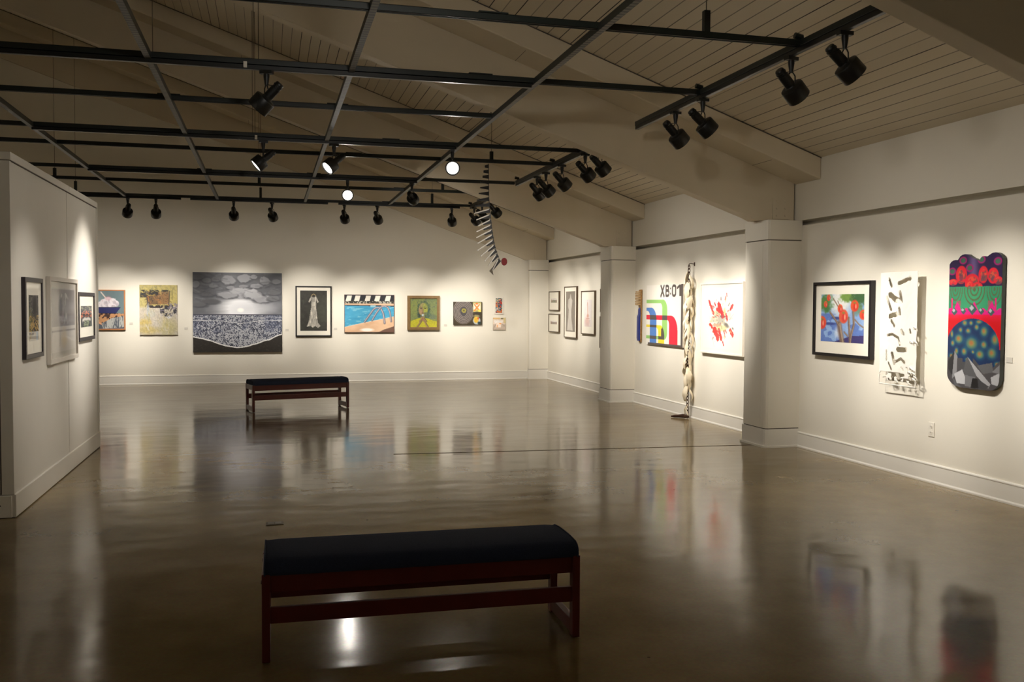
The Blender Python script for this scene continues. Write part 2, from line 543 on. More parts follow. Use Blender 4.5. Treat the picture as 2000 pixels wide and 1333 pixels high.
# ------------------------------------------------------------------ hanging lighting grid
g = empty('lighting_grid', (0, 0, 0), label='dark green overhead grid of steel channels and lighting tracks hung from the sloping ceiling', cat='lighting grid')
ZT = 3.235
SX = (-2.2, -.8, .585, 1.98)


def channel(b, kind, a0, a1, c, z1=ZT, s=.041, t=.003):
    """downward-open C channel along x or y"""
    for q in ((-s / 2, -s / 2 + t, z1 - s, z1), (s / 2 - t, s / 2, z1 - s, z1), (-s / 2, s / 2, z1 - t, z1),
              (-s / 2, -s / 2 + .010, z1 - s, z1 - s + t), (s / 2 - .010, s / 2, z1 - s, z1 - s + t)):
        if kind == 'x':
            b.box(a0, a1, c + q[0], c + q[1], q[2], q[3])
        else:
            b.box(c + q[0], c + q[1], a0, a1, q[2], q[3])


BARS = [  # y, x0, x1
    (5.50, -3.7, 3.35), (6.96, -3.6, 3.35), (8.34, -3.6, 1.98), (9.93, -3.6, 3.35),
    (10.95, -3.6, 3.35), (12.80, -3.6, 3.35), (14.03, -3.6, 3.38), (15.95, -3.7, 3.38)]
for y, x0, x1 in BARS:
    c = MB(); channel(c, 'x', x0, x1, y)
    c.build('cross_channel', 'green', g)
for x in SX:
    # channel laid open side up, slotted back facing down
    c = MB()
    c.box(x - .0205, x + .0205, 1.0, 15.93, ZT - .052, ZT - .049)
    o1 = MB().box(x - .0205, x + .0205, 1.0, 15.93, ZT - .0535, ZT - .050)
    c2 = MB().box(x - .0205, x - .0175, 1.0, 15.93, ZT - .050, ZT - .006).box(x + .0175, x + .0205, 1.0, 15.93, ZT - .050, ZT - .006)
    lc = c2.build('long_channel', 'green', g)
    o1.build('slotted_face', 'strut_slot', lc)
# lighting tracks under the channels
MB().box(.567, .603, 2.8, 3.6, 3.160, ZT - .05).build('lighting_track', 'track', g, bevel=.003)
for y, x0, x1 in ((5.50, -3.7, -3.2), (6.96, -3.6, 1.95), (9.93, -2.2, 1.95), (12.80, -2.2, 1.97), (15.95, -3.7, -1.36), (15.95, -1.22, .96), (15.95, 1.13, 3.2)):
    MB().box(x0, x1, y - .018, y + .018, 3.160, ZT - .042).build('lighting_track', 'track', g, bevel=.003)
for x, y0, y1 in ((-3.6, .1, 5.48), (3.37, .2, 4.19), (3.37, 4.385, 8.32), (3.36, 9.175, 12.72), (3.40, 13.825, 15.98)):
    MB().box(x - .022, x + .022, y0, y1, ZT - .041, ZT).build('side_rail', 'green', g, bevel=.003)
    MB().box(x - .018, x + .018, y0, y1, 3.160, ZT - .042).build('lighting_track', 'track', g, bevel=.003)
# splice plates
for x, y in ((1.55, 6.96), (1.25, 9.93), (1.30, 5.5), (1.95, 15.95), (.585, 8.34), (-.8, 8.34), (-.8, 12.8), (.585, 12.8), (1.9, 14.03), (.95, 10.95)):
    MB().box(x - .09, x + .09, y - .026, y + .026, ZT, ZT + .008).build('splice_plate', 'green', g)
for x, y in ((3.37, 5.5), (3.37, 6.96), (3.36, 9.93), (3.36, 10.95), (3.36, 12.62), (3.4, 14.03), (3.4, 15.93)):
    MB().tube([(x, y, ZT), (x, y, ZT + .02), (x - .05, y, ZT + .03)], .02, 8).build('corner_clamp', 'green', g)
# hanger posts and wires up to the ceiling
for x, y, hz in ((2.69, 5.5, 3.37), (2.58, 10.95, 3.33), (-2.83, 14.03, 3.34), (-.13, 14.03, 3.33), (2.55, 14.03, 3.33),
                 (-2.92, 15.95, 3.40), (-.125, 15.95, 3.40), (2.716, 15.95, 3.40)):
    h = MB().box(x - .02, x + .02, y - .02, y + .02, ZT, hz).build('hanger_post', 'green', g, bevel=.002)
    MB().tube([(x, y, hz - .02), (x, y, zc(x) + .02)], .0035, 6).build('hanger_wire', 'wire', h)
for x, y in ((-.772, 6.96), (-.10, 6.96), (-.065, 6.96), (-.13, 9.93), (-.155, 9.93)):
    MB().tube([(x, y, ZT), (x, y, zc(x) + .02)], .003, 6).build('hanger_wire', 'wire', g)
for x, y in ((-.155, 6.94), (-.12, 9.91)):
    MB().box(x - .012, x + .012, y - .026, y - .004, 3.165, 3.205).build('white_clip', 'plastic', g)

# ------------------------------------------------------------------ track spotlights
AD = MB()
AD.box(-.022, .022, -.045, .045, -.024, 0)
AD.tube([(0, 0, -.02), (0, 0, -.045), (0, 0, -.105)], [.021, .021, .012], 12)
AD_o = None
YK = MB()
for s in (-1, 1):
    YK.tube([(s * .006, 0, -.10), (s * .020, 0, -.112), (s * .036, 0, -.135), (s * .039, .0, -.195)], .0045, 6)
YK.tube([(.0, -.010, -.10), (0, -.055, -.108), (0, -.085, -.125), (0, -.080, -.15), (0, -.06, -.160)], .003, 6)
HS = MB()
HS.lathe_y([(-.145, 0.001), (-.145, .026), (-.138, .031), (-.126, .031), (-.124, .035), (-.114, .035), (-.112, .031), (-.100, .031), (-.098, .035),
            (-.010, .035), (-.004, .040), (.000, .062), (.006, .076), (.014, .079), (.100, .079), (.104, .077), (.104, .073), (.095, .071), (.088, .001)], 28)
HS.box(-.040, .040, -.016, .012, -.010, .010)
LN = MB(); LN.lathe_y([(.0895, .001), (.0895, .070), (.0935, .070), (.0965, .048), (.0975, .001)], 24)
BF = MB()
BF.lathe_y([(-.115, 0.001), (-.115, .030), (-.108, .036), (-.01, .036), (0, .045), (.004, .045), (.010, .001)], 24)
BF.box(-.062, .062, .0, .124, -.062, .062)
meshes = {}


def part(key, builder, name, m, parent, smooth=True):
    if key in meshes:
        o = meshes[key].copy()
        COL.objects.link(o)
    else:
        o = builder.build(name, m, None, smooth=smooth)
        meshes[key] = o
    o.parent = parent
    return o


def spotlight(x, y, target, label, e=1.0, size=45, group='black track spotlights', spread=1.0):
    d = Vector(target) - Vector((x, y, 3.0))
    az = math.atan2(-d.x, d.y)
    pitch = math.atan2(d.z, math.hypot(d.x, d.y))
    r = empty('track_spotlight', (x, y, 3.160), az, label=label, cat='spotlight', group=group)
    part('ad', AD, 'track_adapter', 'black', r)
    part('yk', YK, 'yoke', 'black', r)
    h = part('hs', HS, 'housing', 'black', r)
    h.location = (0, 0, -.195)
    h.rotation_euler = (pitch, 0, 0)
    part('ln', LN, 'lens', 'lens', h)
    ld = bpy.data.lights.new('spot_beam', 'SPOT')
    ld.energy = SPOT_W * e
    ld.color = SPOT_COL
    ld.spot_size = math.radians(size)
    ld.spot_blend = spread
    ld.shadow_soft_size = .065
    l2 = ld.copy()
    l2.name = 'spot_spill'
    l2.energy = SPILL_W * e
    l2.spot_size = math.radians(125)
    for dat in (ld, l2):      # hot centre of the flood lamp and its wide, faint spill
        lo = bpy.data.objects.new(dat.name, dat)
        COL.objects.link(lo)
        lo.parent = h
        lo.location = (0, .135, 0)
        lo.rotation_euler = (math.pi / 2, 0, 0)
    return r


# (x, y, target, label, energy, cone)
SPOTS = [
    (-2.16, 15.95, (-2.80, 18.3, 1.15), 'black spotlight on the far track, first from the left, tipped toward the still life'),
    (-1.74, 15.95, (-1.95, 18.3, 1.15), 'black spotlight on the far track above the yellow abstract painting'),
    (-.55, 15.95, (-.50, 18.3, 1.3), 'black spotlight on the far track straight above the big seascape'),
    (.055, 15.95, (.83, 18.3, 1.2), 'black spotlight on the far track tilted right toward the framed dress print'),
    (1.23, 15.95, (1.85, 18.3, 1.1), 'black spotlight on the far track hanging just below a glowing lamp'),
    (1.78, 15.95, (2.85, 18.3, 1.15), 'black spotlight on the far track tilted right, between the glowing lamp and the swirl painting'),
    (3.06, 15.95, (3.80, 18.3, 1.15), 'black spotlight on the far track, last on the right before the spiky mobile'),
    (1.03, 12.80, (.15, 0, 1.35), 'glowing spotlight facing the camera, the smaller bright disc near the picture centre', .08, 60),
    (1.90, 12.80, (4.45, 18.3, 1.15), 'black spotlight turned right at the end of the third track, between the two glowing lamps', 1.1, 28),
    (-.05, 9.93, (-1.72, 9.72, 1.55), 'lit spotlight pointing left from the middle track, nearer the display wall', 1.15),
    (.66, 9.93, (-1.72, 8.9, .9), 'lit spotlight pointing left from the middle track, the one further right', .35),
    (1.91, 9.93, (.25, 0, 1.35), 'glowing spotlight facing the camera, the larger bright disc at the end of the middle track', .17, 60),
    (-.01, 6.96, (-1.72, 7.62, 1.2), 'large dark spotlight on the nearest cross track pointing down to the left', .35),
    (3.37, 7.45, (5.48, 7.95, 1.15), 'black spotlight on the near right rail, furthest of its four'),
    (3.37, 6.93, (5.48, 7.0, 1.15), 'black spotlight on the near right rail, second from the far end'),
    (3.37, 5.62, (5.48, 6.15, 1.15), 'black spotlight on the near right rail, third from the far end'),
    (3.37, 5.02, (5.48, 5.0, 1.15), 'black spotlight on the near right rail, nearest to the camera'),
    (3.36, 11.68, (5.48, 12.9, 1.15), 'black spotlight on the middle right rail, furthest left in the photo'),
    (3.36, 11.28, (5.48, 12.1, 1.15), 'black spotlight on the middle right rail, second from the left'),
    (3.36, 10.62, (5.48, 11.3, 1.15), 'black spotlight on the middle right rail, third from the left'),
    (3.36, 9.78, (5.48, 10.6, 1.15), 'black spotlight on the middle right rail, fourth from the left'),
    (3.36, 9.31, (5.48, 9.95, 1.15), 'black spotlight on the middle right rail, furthest right with its track hidden by the beam'),
    (3.40, 15.68, (5.48, 17.5, 1.2), 'black spotlight behind the spiky mobile, furthest left of its bunch'),
    (3.40, 15.08, (5.48, 16.5, 1.2), 'black spotlight behind the spiky mobile, in the middle of its bunch'),
    (3.40, 14.20, (5.48, 15.6, 1.2), 'black spotlight just right of the spiky mobile, tilted down to the right'),
]
SPOTS += [  # unseen lamps added for their light, all out of view
    (.585, 3.20, (2.62, 10.95, 2.32), 'added unseen spotlight above the camera, outside the photo, turned to the hanging mobile', 5, 8.5),  # added to brighten the white spikes of the mobile
    (3.37, 2.10, (5.48, 2.10, 1.45), 'added fill spotlight on the rail beside the camera, outside the photo, second', .6),  # this and the next lamp are added fill for the near surfaces
    (3.37, .60, (5.48, .60, 1.45), 'added fill spotlight on the rail beside the camera, outside the photo, third', .6),
    (-3.60, 2.6, (-5.6, 2.6, 1.3), 'added fill spotlight left of the camera, outside the photo, nearer', 1.8),  # from here on, added lamps that raise ambient light on the left
    (-3.60, .4, (-5.6, .4, 1.3), 'added fill spotlight left of the camera, outside the photo, further back', 1.8),
    (-3.60, 5.5, (-5.6, 5.5, 1.45), 'added fill spotlight left of the display wall, outside the photo, nearer'),
    (-3.60, 15.95, (-4.0, 18.3, 1.4), 'added fill spotlight left of the display wall, outside the photo, at the back'),
]
for s in SPOTS:
    spotlight(*s)


# ------------------------------------------------------------------ painted surfaces
class Paint:
    def __init__(self, w, h, n=120, bg=(255, 255, 255)):
        self.w, self.h = w, h
        s = n / max(w, h)
        self.nx, self.ny = max(8, int(w * s)), max(8, int(h * s))
        u = np.linspace(0, 1, self.nx); v = np.linspace(0, 1, self.ny)
        self.U, self.V = np.meshgrid(u, v)
        self.C = np.zeros((self.ny, self.nx, 3)) + np.array(bg, float)

    def noise(self, fx, fy, seed=0, octv=3):
        out = np.zeros_like(self.U); amp = 1; tot = 0
        rs = np.random.RandomState(seed)
        for o in range(octv):
            gx, gy = int(fx * 2 ** o) + 2, int(fy * 2 ** o) + 2
            G = rs.rand(gy + 1, gx + 1)
            x = self.U * (gx - 1.001); y = self.V * (gy - 1.001)
            i, j = x.astype(int), y.astype(int)
            a, b = x - i, y - j
            a = a * a * (3 - 2 * a); b = b * b * (3 - 2 * b)
            out += amp * ((G[j, i] * (1 - a) + G[j, i + 1] * a) * (1 - b) + (G[j + 1, i] * (1 - a) + G[j + 1, i + 1] * a) * b)
            tot += amp; amp *= .5
        return out / tot

    def mix(self, m, c, k=1.0):
        m = np.clip(np.asarray(m, float) * k, 0, 1)[..., None]
        self.C = self.C * (1 - m) + np.array(c, float) * m
        return self

    def ell(self, cu, cv, ru, rv, soft=.12, wob=0, seed=1):
        d = np.sqrt(((self.U - cu) / ru) ** 2 + ((self.V - cv) / rv) ** 2)
        if wob: d = d + (self.noise(18, 18, seed, 4) - .5) * wob * 1.4
        return np.clip((1 + soft / 2 - d) / soft, 0, 1)

    def poly(self, pts):
        m = np.zeros(self.U.shape, bool)
        n = len(pts)
        for i in range(n):
            (x0, y0), (x1, y1) = pts[i], pts[(i + 1) % n]
            if y0 == y1: continue
            c = ((self.V >= min(y0, y1)) & (self.V < max(y0, y1))) & (self.U < (self.V - y0) * (x1 - x0) / (y1 - y0) + x0)
            m ^= c
        return m

    def rect(self, a, b, c, d): return (self.U >= a) & (self.U <= c) & (self.V >= b) & (self.V <= d)

    def line(self, pts, w, soft=.5):
        asp = self.h / self.w
        best = np.full(self.U.shape, 9.)
        for (x0, y0), (x1, y1) in zip(pts[:-1], pts[1:]):
            dx, dy = x1 - x0, (y1 - y0) * asp
            L2 = dx * dx + dy * dy + 1e-12
            t = np.clip(((self.U - x0) * dx + (self.V - y0) * asp * dy) / L2, 0, 1)
            best = np.minimum(best, np.hypot(self.U - x0 - t * dx, (self.V - y0) * asp - t * dy))
        return np.clip((w * (1 + soft) - best) / (w * 2 * soft + 1e-6), 0, 1)

    def strokes(self, n, box, pal, seed, l=(.02, .08), w=(.004, .012), ang=None, k=.6):
        rs = random.Random(seed)
        for _ in range(n):
            cu, cv = rs.uniform(box[0], box[2]), rs.uniform(box[1], box[3])
            a = rs.uniform(0, 3.14) if ang is None else ang + rs.uniform(-.5, .5)
            q = rs.uniform(*l)
            self.mix(self.line([(cu, cv), (cu + q * math.cos(a), cv + q * math.sin(a))], rs.uniform(*w)), rs.choice(pal), k)
        return self

    def grain(self, k, seed=5, f=60):
        self.C = self.C * (1 + (self.noise(f, f, seed, 2)[..., None] - .5) * k)
        return self

    def sheet(self, name, parent, y=-.001, m='paint', top=None, bot=None, keep=None, wave=None):
        U, V = self.U, self.V
        X = (U - .5) * self.w
        if top is not None:
            t, bb = top(U[0]), bot(U[0])
            VV = t + (bb - t) * V
        else:
            VV = V
        Z = (.5 - VV) * self.h
        Y = np.full(U.shape, float(y)) if wave is None else y + wave
        co = np.stack([X, Y, Z], -1).reshape(-1, 3)
        ny, nx = U.shape
        idx = np.arange(ny * nx).reshape(ny, nx)
        q = np.stack([idx[:-1, :-1], idx[1:, :-1], idx[1:, 1:], idx[:-1, 1:]], -1)
        if keep is not None:
            kk = keep[:-1, :-1] & keep[1:, :-1] & keep[1:, 1:] & keep[:-1, 1:]
            q = q[kk]
        q = q.reshape(-1, 4)
        me = bpy.data.meshes.new(name)
        me.vertices.add(len(co)); me.vertices.foreach_set('co', co.ravel())
        me.loops.add(q.size); me.loops.foreach_set('vertex_index', q.ravel().astype(np.int32))
        me.polygons.add(len(q))
        me.polygons.foreach_set('loop_start', np.arange(0, q.size, 4, dtype=np.int32))
        me.update(calc_edges=True)
        ca = me.color_attributes.new('Col', 'FLOAT_COLOR', 'POINT')
        c = lin(np.clip(self.C, 0, 255)).reshape(-1, 3)
        ca.data.foreach_set('color', np.concatenate([c, np.ones((len(c), 1))], 1).ravel())
        me.materials.append(MT[m])
        o = bpy.data.objects.new(name, me)
        COL.objects.link(o); o.parent = parent
        return o


def spot_at(wall, a, z):
    """a = x on the back wall, y on the right wall or the partition"""
    if wall == 'back': return (a, YB - .0015, z), 0
    if wall == 'right': return (XW - .0015, a, z), -math.pi / 2
    return (PX + .001, a, z), math.pi / 2


def ring(w, h, fw, d, y0=0., lip=.004):
    b = MB()
    o, i = [(-w / 2, -h / 2), (w / 2, -h / 2), (w / 2, h / 2), (-w / 2, h / 2)], [(-w / 2 + fw, -h / 2 + fw), (w / 2 - fw, -h / 2 + fw), (w / 2 - fw, h / 2 - fw), (-w / 2 + fw, h / 2 - fw)]
    vs = [(x, y0, z) for x, z in o] + [(x, y0 - d, z) for x, z in o] + [(x, y0 - d, z) for x, z in i] + [(x, y0, z) for x, z in i]
    fs = []
    for k in range(4):
        j = (k + 1) % 4
        fs += [(k, j, 4 + j, 4 + k), (4 + k, 4 + j, 8 + j, 8 + k), (8 + k, 8 + j, 12 + j, 12 + k), (12 + k, 12 + j, j, k)]
    return b.add(vs, fs)


def framed(name, wall, a0, a1, z1, z0, label, cat, frame, fw, mw, painter, mount='mount', depth=.035, n=110, art='print', rec=.010, mwb=None, group=None):
    w, h = abs(a1 - a0), z1 - z0
    loc, rz = spot_at(wall, (a0 + a1) / 2, (z0 + z1) / 2)
    r = empty(name, loc, rz, label=label, cat=cat, group=group)
    ring(w, h, fw, depth).build('frame', frame, r, bevel=.002)
    iw, ih = w - 2 * fw, h - 2 * fw
    if mw:
        MB().box(-iw / 2, iw / 2, -depth + rec, -.004, -ih / 2, ih / 2).build('mount_board', mount, r)
    else:
        MB().box(-iw / 2, iw / 2, -depth + rec + .002, -.004, -ih / 2, ih / 2).build('backing', 'canvas', r)
    mb = mw if mwb is None else mwb
    pw, ph = iw - 2 * mw, ih - mw - mb
    P = Paint(pw, ph, n)
    painter(P)
    s = P.sheet('picture', r, -depth + rec - .0015, art)
    s.location = (0, 0, (mb - mw) / 2)
    return r


def canvas(name, wall, a0, a1, z1, z0, label, cat, painter, depth=.035, n=120, edge='canvas', frame=None):
    w, h = abs(a1 - a0), z1 - z0
    loc, rz = spot_at(wall, (a0 + a1) / 2, (z0 + z1) / 2)
    r = empty(name, loc, rz, label=label, cat=cat)
    fw = 0
    if frame:
        fw = .008
        ring(w, h, fw, depth).build('frame', frame, r, bevel=.001)
    MB().box(-w / 2 + fw, w / 2 - fw, -depth + .002, 0, -h / 2 + fw, h / 2 - fw).build('stretcher', edge, r)
    P = Paint(w - 2 * fw, h - 2 * fw, n)
    painter(P)
    P.sheet('painted_face', r, -depth + .0005, 'paint')
    return r


# ---- painters
def p_garlic(P):
    P.mix(1, (92, 112, 116)); P.mix(P.noise(3, 3, 2), (118, 134, 136), .6)
    P.mix(P.ell(.1, .4, .3, .4, 1.2), (168, 182, 184), .5)
    P.mix(P.V > .60, (86, 92, 100))
    P.mix(P.poly([(-.1, .57), (1, .60), (1, .66), (.62, .72), (.30, .86), (-.1, .66)]), (190, 140, 96))
    P.mix(((P.noise(26, 26, 4, 1) > .66) & P.poly([(-.1, .57), (1, .60), (1, .66), (.62, .72), (.30, .86), (-.1, .66)])), (64, 42, 36))
    fr = P.poly([(.30, .86), (.62, .72), (1, .66), (1, .95), (.7, .98), (.36, 1.0)])
    P.mix(fr & (P.noise(60, 6, 6, 2) > .46), (190, 190, 182), .85)
    P.mix(P.poly([(.0, .60), (.30, .86), (.34, .90), (.26, .88), (-.05, .64)]), (222, 160, 118))
    for cu, cv, ru, rv in ((.18, .38, .13, .08), (.30, .36, .10, .09), (.48, .36, .16, .09), (.74, .33, .11, .085), (.62, .38, .12, .06), (.52, .24, .13, .08), (.66, .27, .10, .08), (.40, .28, .12, .07)):
        P.mix(P.ell(cu, cv, ru, rv, .25), (226, 218, 220)); P.mix(P.ell(cu + .05, cv + .03, ru * .5, rv * .6, .8), (150, 140, 150), .55)
    P.mix(P.line([(.44, .18), (.30, .03)], .018), (226, 210, 196))
    P.mix(P.ell(.52, .19, .10, .06, .6), (190, 120, 130), .35)
    P.strokes(34, (.10, .18, .82, .42), [(120, 108, 118), (206, 150, 150), (250, 246, 244), (150, 120, 90)], 10, (.02, .07), (.002, .005), 1.3, .6)
    P.mix(P.poly([(.08, .43), (.90, .43), (.76, .59), (.24, .59)]), (34, 38, 92))
    P.mix(P.rect(.10, .425, .88, .442), (20, 22, 58))
    P.mix(P.rect(.24, .585, .76, .605), (24, 24, 50))


def p_abstract(P):
    P.mix(1, (206, 192, 128)); P.mix(P.noise(5, 6, 11), (226, 204, 110), 1.0)
    P.mix(P.V > .45, (216, 204, 170), 1); P.mix((P.V > .42) * P.noise(5, 6, 13), (226, 214, 196), 1.5)
    P.mix(P.ell(.10, .75, .2, .06, .9), (232, 202, 110), .8); P.mix(P.ell(.2, .9, .3, .08, .9), (222, 198, 112), .7)
    P.mix(P.ell(.75, .85, .25, .14, .9), (216, 206, 140), .6)
    P.mix(P.poly([(.18, .13), (.80, .12), (.78, .38), (.20, .40)]), (166, 124, 76))
    P.mix(P.poly([(.22, .17), (.48, .15), (.47, .38), (.22, .40)]) * P.noise(9, 9, 15), (92, 74, 50), 1.3)
    n = P.noise(12, 14, 21)
    P.mix((np.abs(P.V - .15) < .045) & (P.U > .15) & (P.U < .5) & (n > .42), (40, 36, 32))
    P.mix((np.abs(P.V - .115) < .018) & (P.U > .02) & (P.U < .8) & (n > .46), (58, 54, 44))
    P.mix((np.abs(P.V - .20) < .05) & (P.U > .02) & (P.U < .2) & (n > .45), (60, 56, 52))
    P.mix((np.abs(P.V - .435) < .03) & (P.U > .2) & (P.U < .62) & (n > .38), (44, 36, 36))
    P.mix((np.abs(P.V - .52) < .11) & (P.U > .54) & (P.U < .98) & (n > .50), (56, 54, 62))
    P.mix((np.abs(P.V - .42) < .06) & (P.U > .72) & (P.noise(16, 16, 23) > .5), (150, 140, 156), .8)
    P.mix((P.U > .78) & (P.V > .05) & (P.V < .3) & (P.noise(20, 8, 24) > .6), (150, 140, 80), .7)
    P.mix(P.line([(.19, .13), (.21, .40)], .012), (60, 50, 42)); P.mix(P.line([(.80, .12), (.77, .40)], .010), (70, 60, 46))
    P.mix(P.ell(.22, .52, .035, .16, .8), (196, 204, 214), .8)
    P.mix(P.ell(.32, .58, .10, .07, .8, .6), (214, 214, 202), .8); P.mix(P.ell(.45, .75, .12, .12, .8), (230, 220, 206), .7)
    P.mix(P.ell(.76, .65, .06, .03, .6, .8), (238, 236, 232))
    P.strokes(60, (.18, .13, .76, .38), [(52, 42, 34), (188, 140, 84), (206, 130, 60), (96, 76, 50), (130, 100, 60)], 3, (.03, .10), k=.6)
    P.strokes(40, (.02, .10, .45, .22), [(34, 32, 30), (60, 56, 50), (210, 180, 70)], 4, (.03, .14), (.003, .010), 0, .8)
    P.strokes(40, (.50, .42, .98, .62), [(30, 30, 36), (96, 92, 106), (220, 214, 210), (170, 160, 180)], 5, (.02, .10), (.003, .010), None, .8)
    P.strokes(70, (.0, .45, .95, .98), [(236, 226, 206), (226, 200, 108), (206, 196, 160), (240, 236, 226), (200, 190, 130)], 6, (.05, .16), (.006, .022), 1.2, .35)
    P.strokes(40, (.0, .0, .95, .12), [(196, 186, 130), (232, 210, 110), (150, 150, 110)], 7, (.04, .14), (.004, .014), None, .5)
    P.grain(.22, 5, 44); P.C *= .84


def p_sea(P):
    U, V = P.U, P.V
    P.mix(1, (66, 67, 72)); P.mix(P.noise(6, 14, 31), (104, 105, 110), 1.0)
    gl = np.exp(-(((U - .53) / .24) ** 2 + ((V - .46) / .16) ** 2))
    st = P.noise(3, 30, 33)
    P.mix(gl * (.8 + .5 * st), (240, 240, 242), 1.35)
    P.mix(np.exp(-(((U - .70) / .28) ** 2 + ((V - .44) / .09) ** 2)), (200, 202, 206), .6)
    rs = random.Random(4)
    for cu, cv, ru, rv, b in ((.40, .095, .075, .055, 150), (.58, .07, .075, .05, 150), (.68, .05, .04, .025, 140), (.81, .10, .06, .05, 146), (.93, .11, .06, .03, 122), (.05, .06, .07, .03, 92),
                              (.16, .10, .05, .03, 100), (.26, .08, .05, .035, 96), (.03, .15, .045, .04, 122), (.23, .165, .06, .028, 112), (.70, .165, .07, .03, 150), (.42, .19, .05, .02, 140), (.56, .17, .05, .02, 136),
                              (.54, .25, .14, .06, 178), (.38, .28, .10, .04, 160), (.68, .27, .11, .06, 186), (.78, .33, .10, .045, 170), (.06, .23, .07, .03, 88), (.16, .27, .08, .03, 84), (.92, .24, .08, .04, 100), (.9, .32, .07, .03, 108), (.2, .36, .1, .03, 84), (.07, .40, .09, .03, 92)):
        P.mix(P.ell(cu, cv + .015, ru * 1.08, rv, .5, .3, int(cu * 99)), (58, 59, 64), .7)
        P.mix(P.ell(cu, cv, ru, rv, .25, .5, int(cu * 77)), (b, b, b + 3), .8)
    P.mix(P.ell(.53, .47, .035, .025, .7), (255, 253, 246))
    hz = .525
    sea = V > hz
    P.mix(sea, (74, 80, 100))
    n = P.noise(150, 120, 41, 1) * .7 + P.noise(40, 30, 42, 2) * .3
    dens = np.clip((V - hz) / .4, 0, 1)
    glow = np.exp(-((U - .55) / .34) ** 2)
    P.mix(sea * np.clip((n - .56 + .12 * dens + .08 * glow) * 9, 0, 1), (196, 196, 198), .85)
    P.mix(sea * np.clip((.40 - n) * 9, 0, 1), (40, 42, 54), .8)
    P.strokes(60, (0, .0, .9, .34), [(96, 96, 102), (60, 61, 66), (130, 130, 136)], 14, (.03, .10), (.004, .012), 0, .3)
    P.mix(sea * (P.noise(6, 5, 44) > .55) * (V < .75), (74, 82, 104), .35)
    P.mix(np.abs(V - hz - .004) < .006, (58, 60, 72))
    P.mix(np.abs(V - (hz + .035 + .004 * np.sin(U * 20))) < .004, (170, 172, 176), .7)
    P.mix(np.abs(V - (hz + .075 + .035 * np.exp(-((U - .53) / .16) ** 2))) < .0045, (206, 206, 206), .8)
    sh = np.interp(U, [0, .1, .22, .3, .38, .46, .55, .63, .7, .78, .86, .93, 1], [.805, .825, .865, .90, .925, .938, .936, .92, .895, .865, .84, .80, .775])
    sh = sh + (P.noise(14, 2, 47) - .5) * .012
    P.mix(V > sh, (42, 38, 33)); P.mix((V > sh) & (P.noise(90, 80, 49, 1) > .78), (64, 58, 50), .7)
    P.mix(np.abs(V - sh) < .007, (228, 226, 222))


def dress(P, cu, top, bot, wt, wb, c, ratio=1, seed=3, k=1.0):
    a, b = top, bot
    L = b - a
    pts = [(cu - wt * .55, a + .03 * L), (cu - wt * .2, a + .0 * L), (cu, a + .05 * L), (cu + wt * .2, a), (cu + wt * .55, a + .03 * L), (cu + wt * 1.15, a + .20 * L), (cu + wt * .85, a + .23 * L),
           (cu + wt * .52, a + .13 * L), (cu + wt * .5, a + .32 * L), (cu + wb * .62, b - .16 * L), (cu + wb, b - .06 * L), (cu + wb * .6, b), (cu + wb * .2, b - .07 * L), (cu - wb * .1, b - .01 * L), (cu - wb * .5, b - .06 * L), (cu - wb, b - .04 * L),
           (cu - wb * .7, b - .2 * L), (cu - wt * .5, a + .32 * L), (cu - wt * .55, a + .13 * L), (cu - wt * .95, a + .22 * L), (cu - wt * 1.15, a + .19 * L)]
    m = P.poly(pts)
    P.mix(m, c, k)
    P.mix(m * P.noise(26, 10, seed), tuple(x * .55 for x in c), .95 * k)
    P.mix(m & (P.noise(46, 8, seed + 3, 1) > .68), tuple(min(255, x * 1.12) for x in c), .8 * k)


def p_dress(P):
    P.mix(1, (36, 34, 30)); P.mix(P.noise(8, 14, 51), (66, 66, 56), .9); P.mix(P.ell(.8, .5, .2, .35, 1.2), (92, 98, 78), .35)
    dress(P, .50, .12, .93, .17, .26, (206, 200, 186), seed=52)
    P.mix(P.ell(.50, .135, .07, .03, .4), (48, 44, 36)); P.mix(P.line([(.42, .12), (.50, .08), (.58, .12)], .012), (170, 150, 104))
    P.mix(P.line([(.38, .40), (.62, .40)], .004), (120, 112, 98), .7)


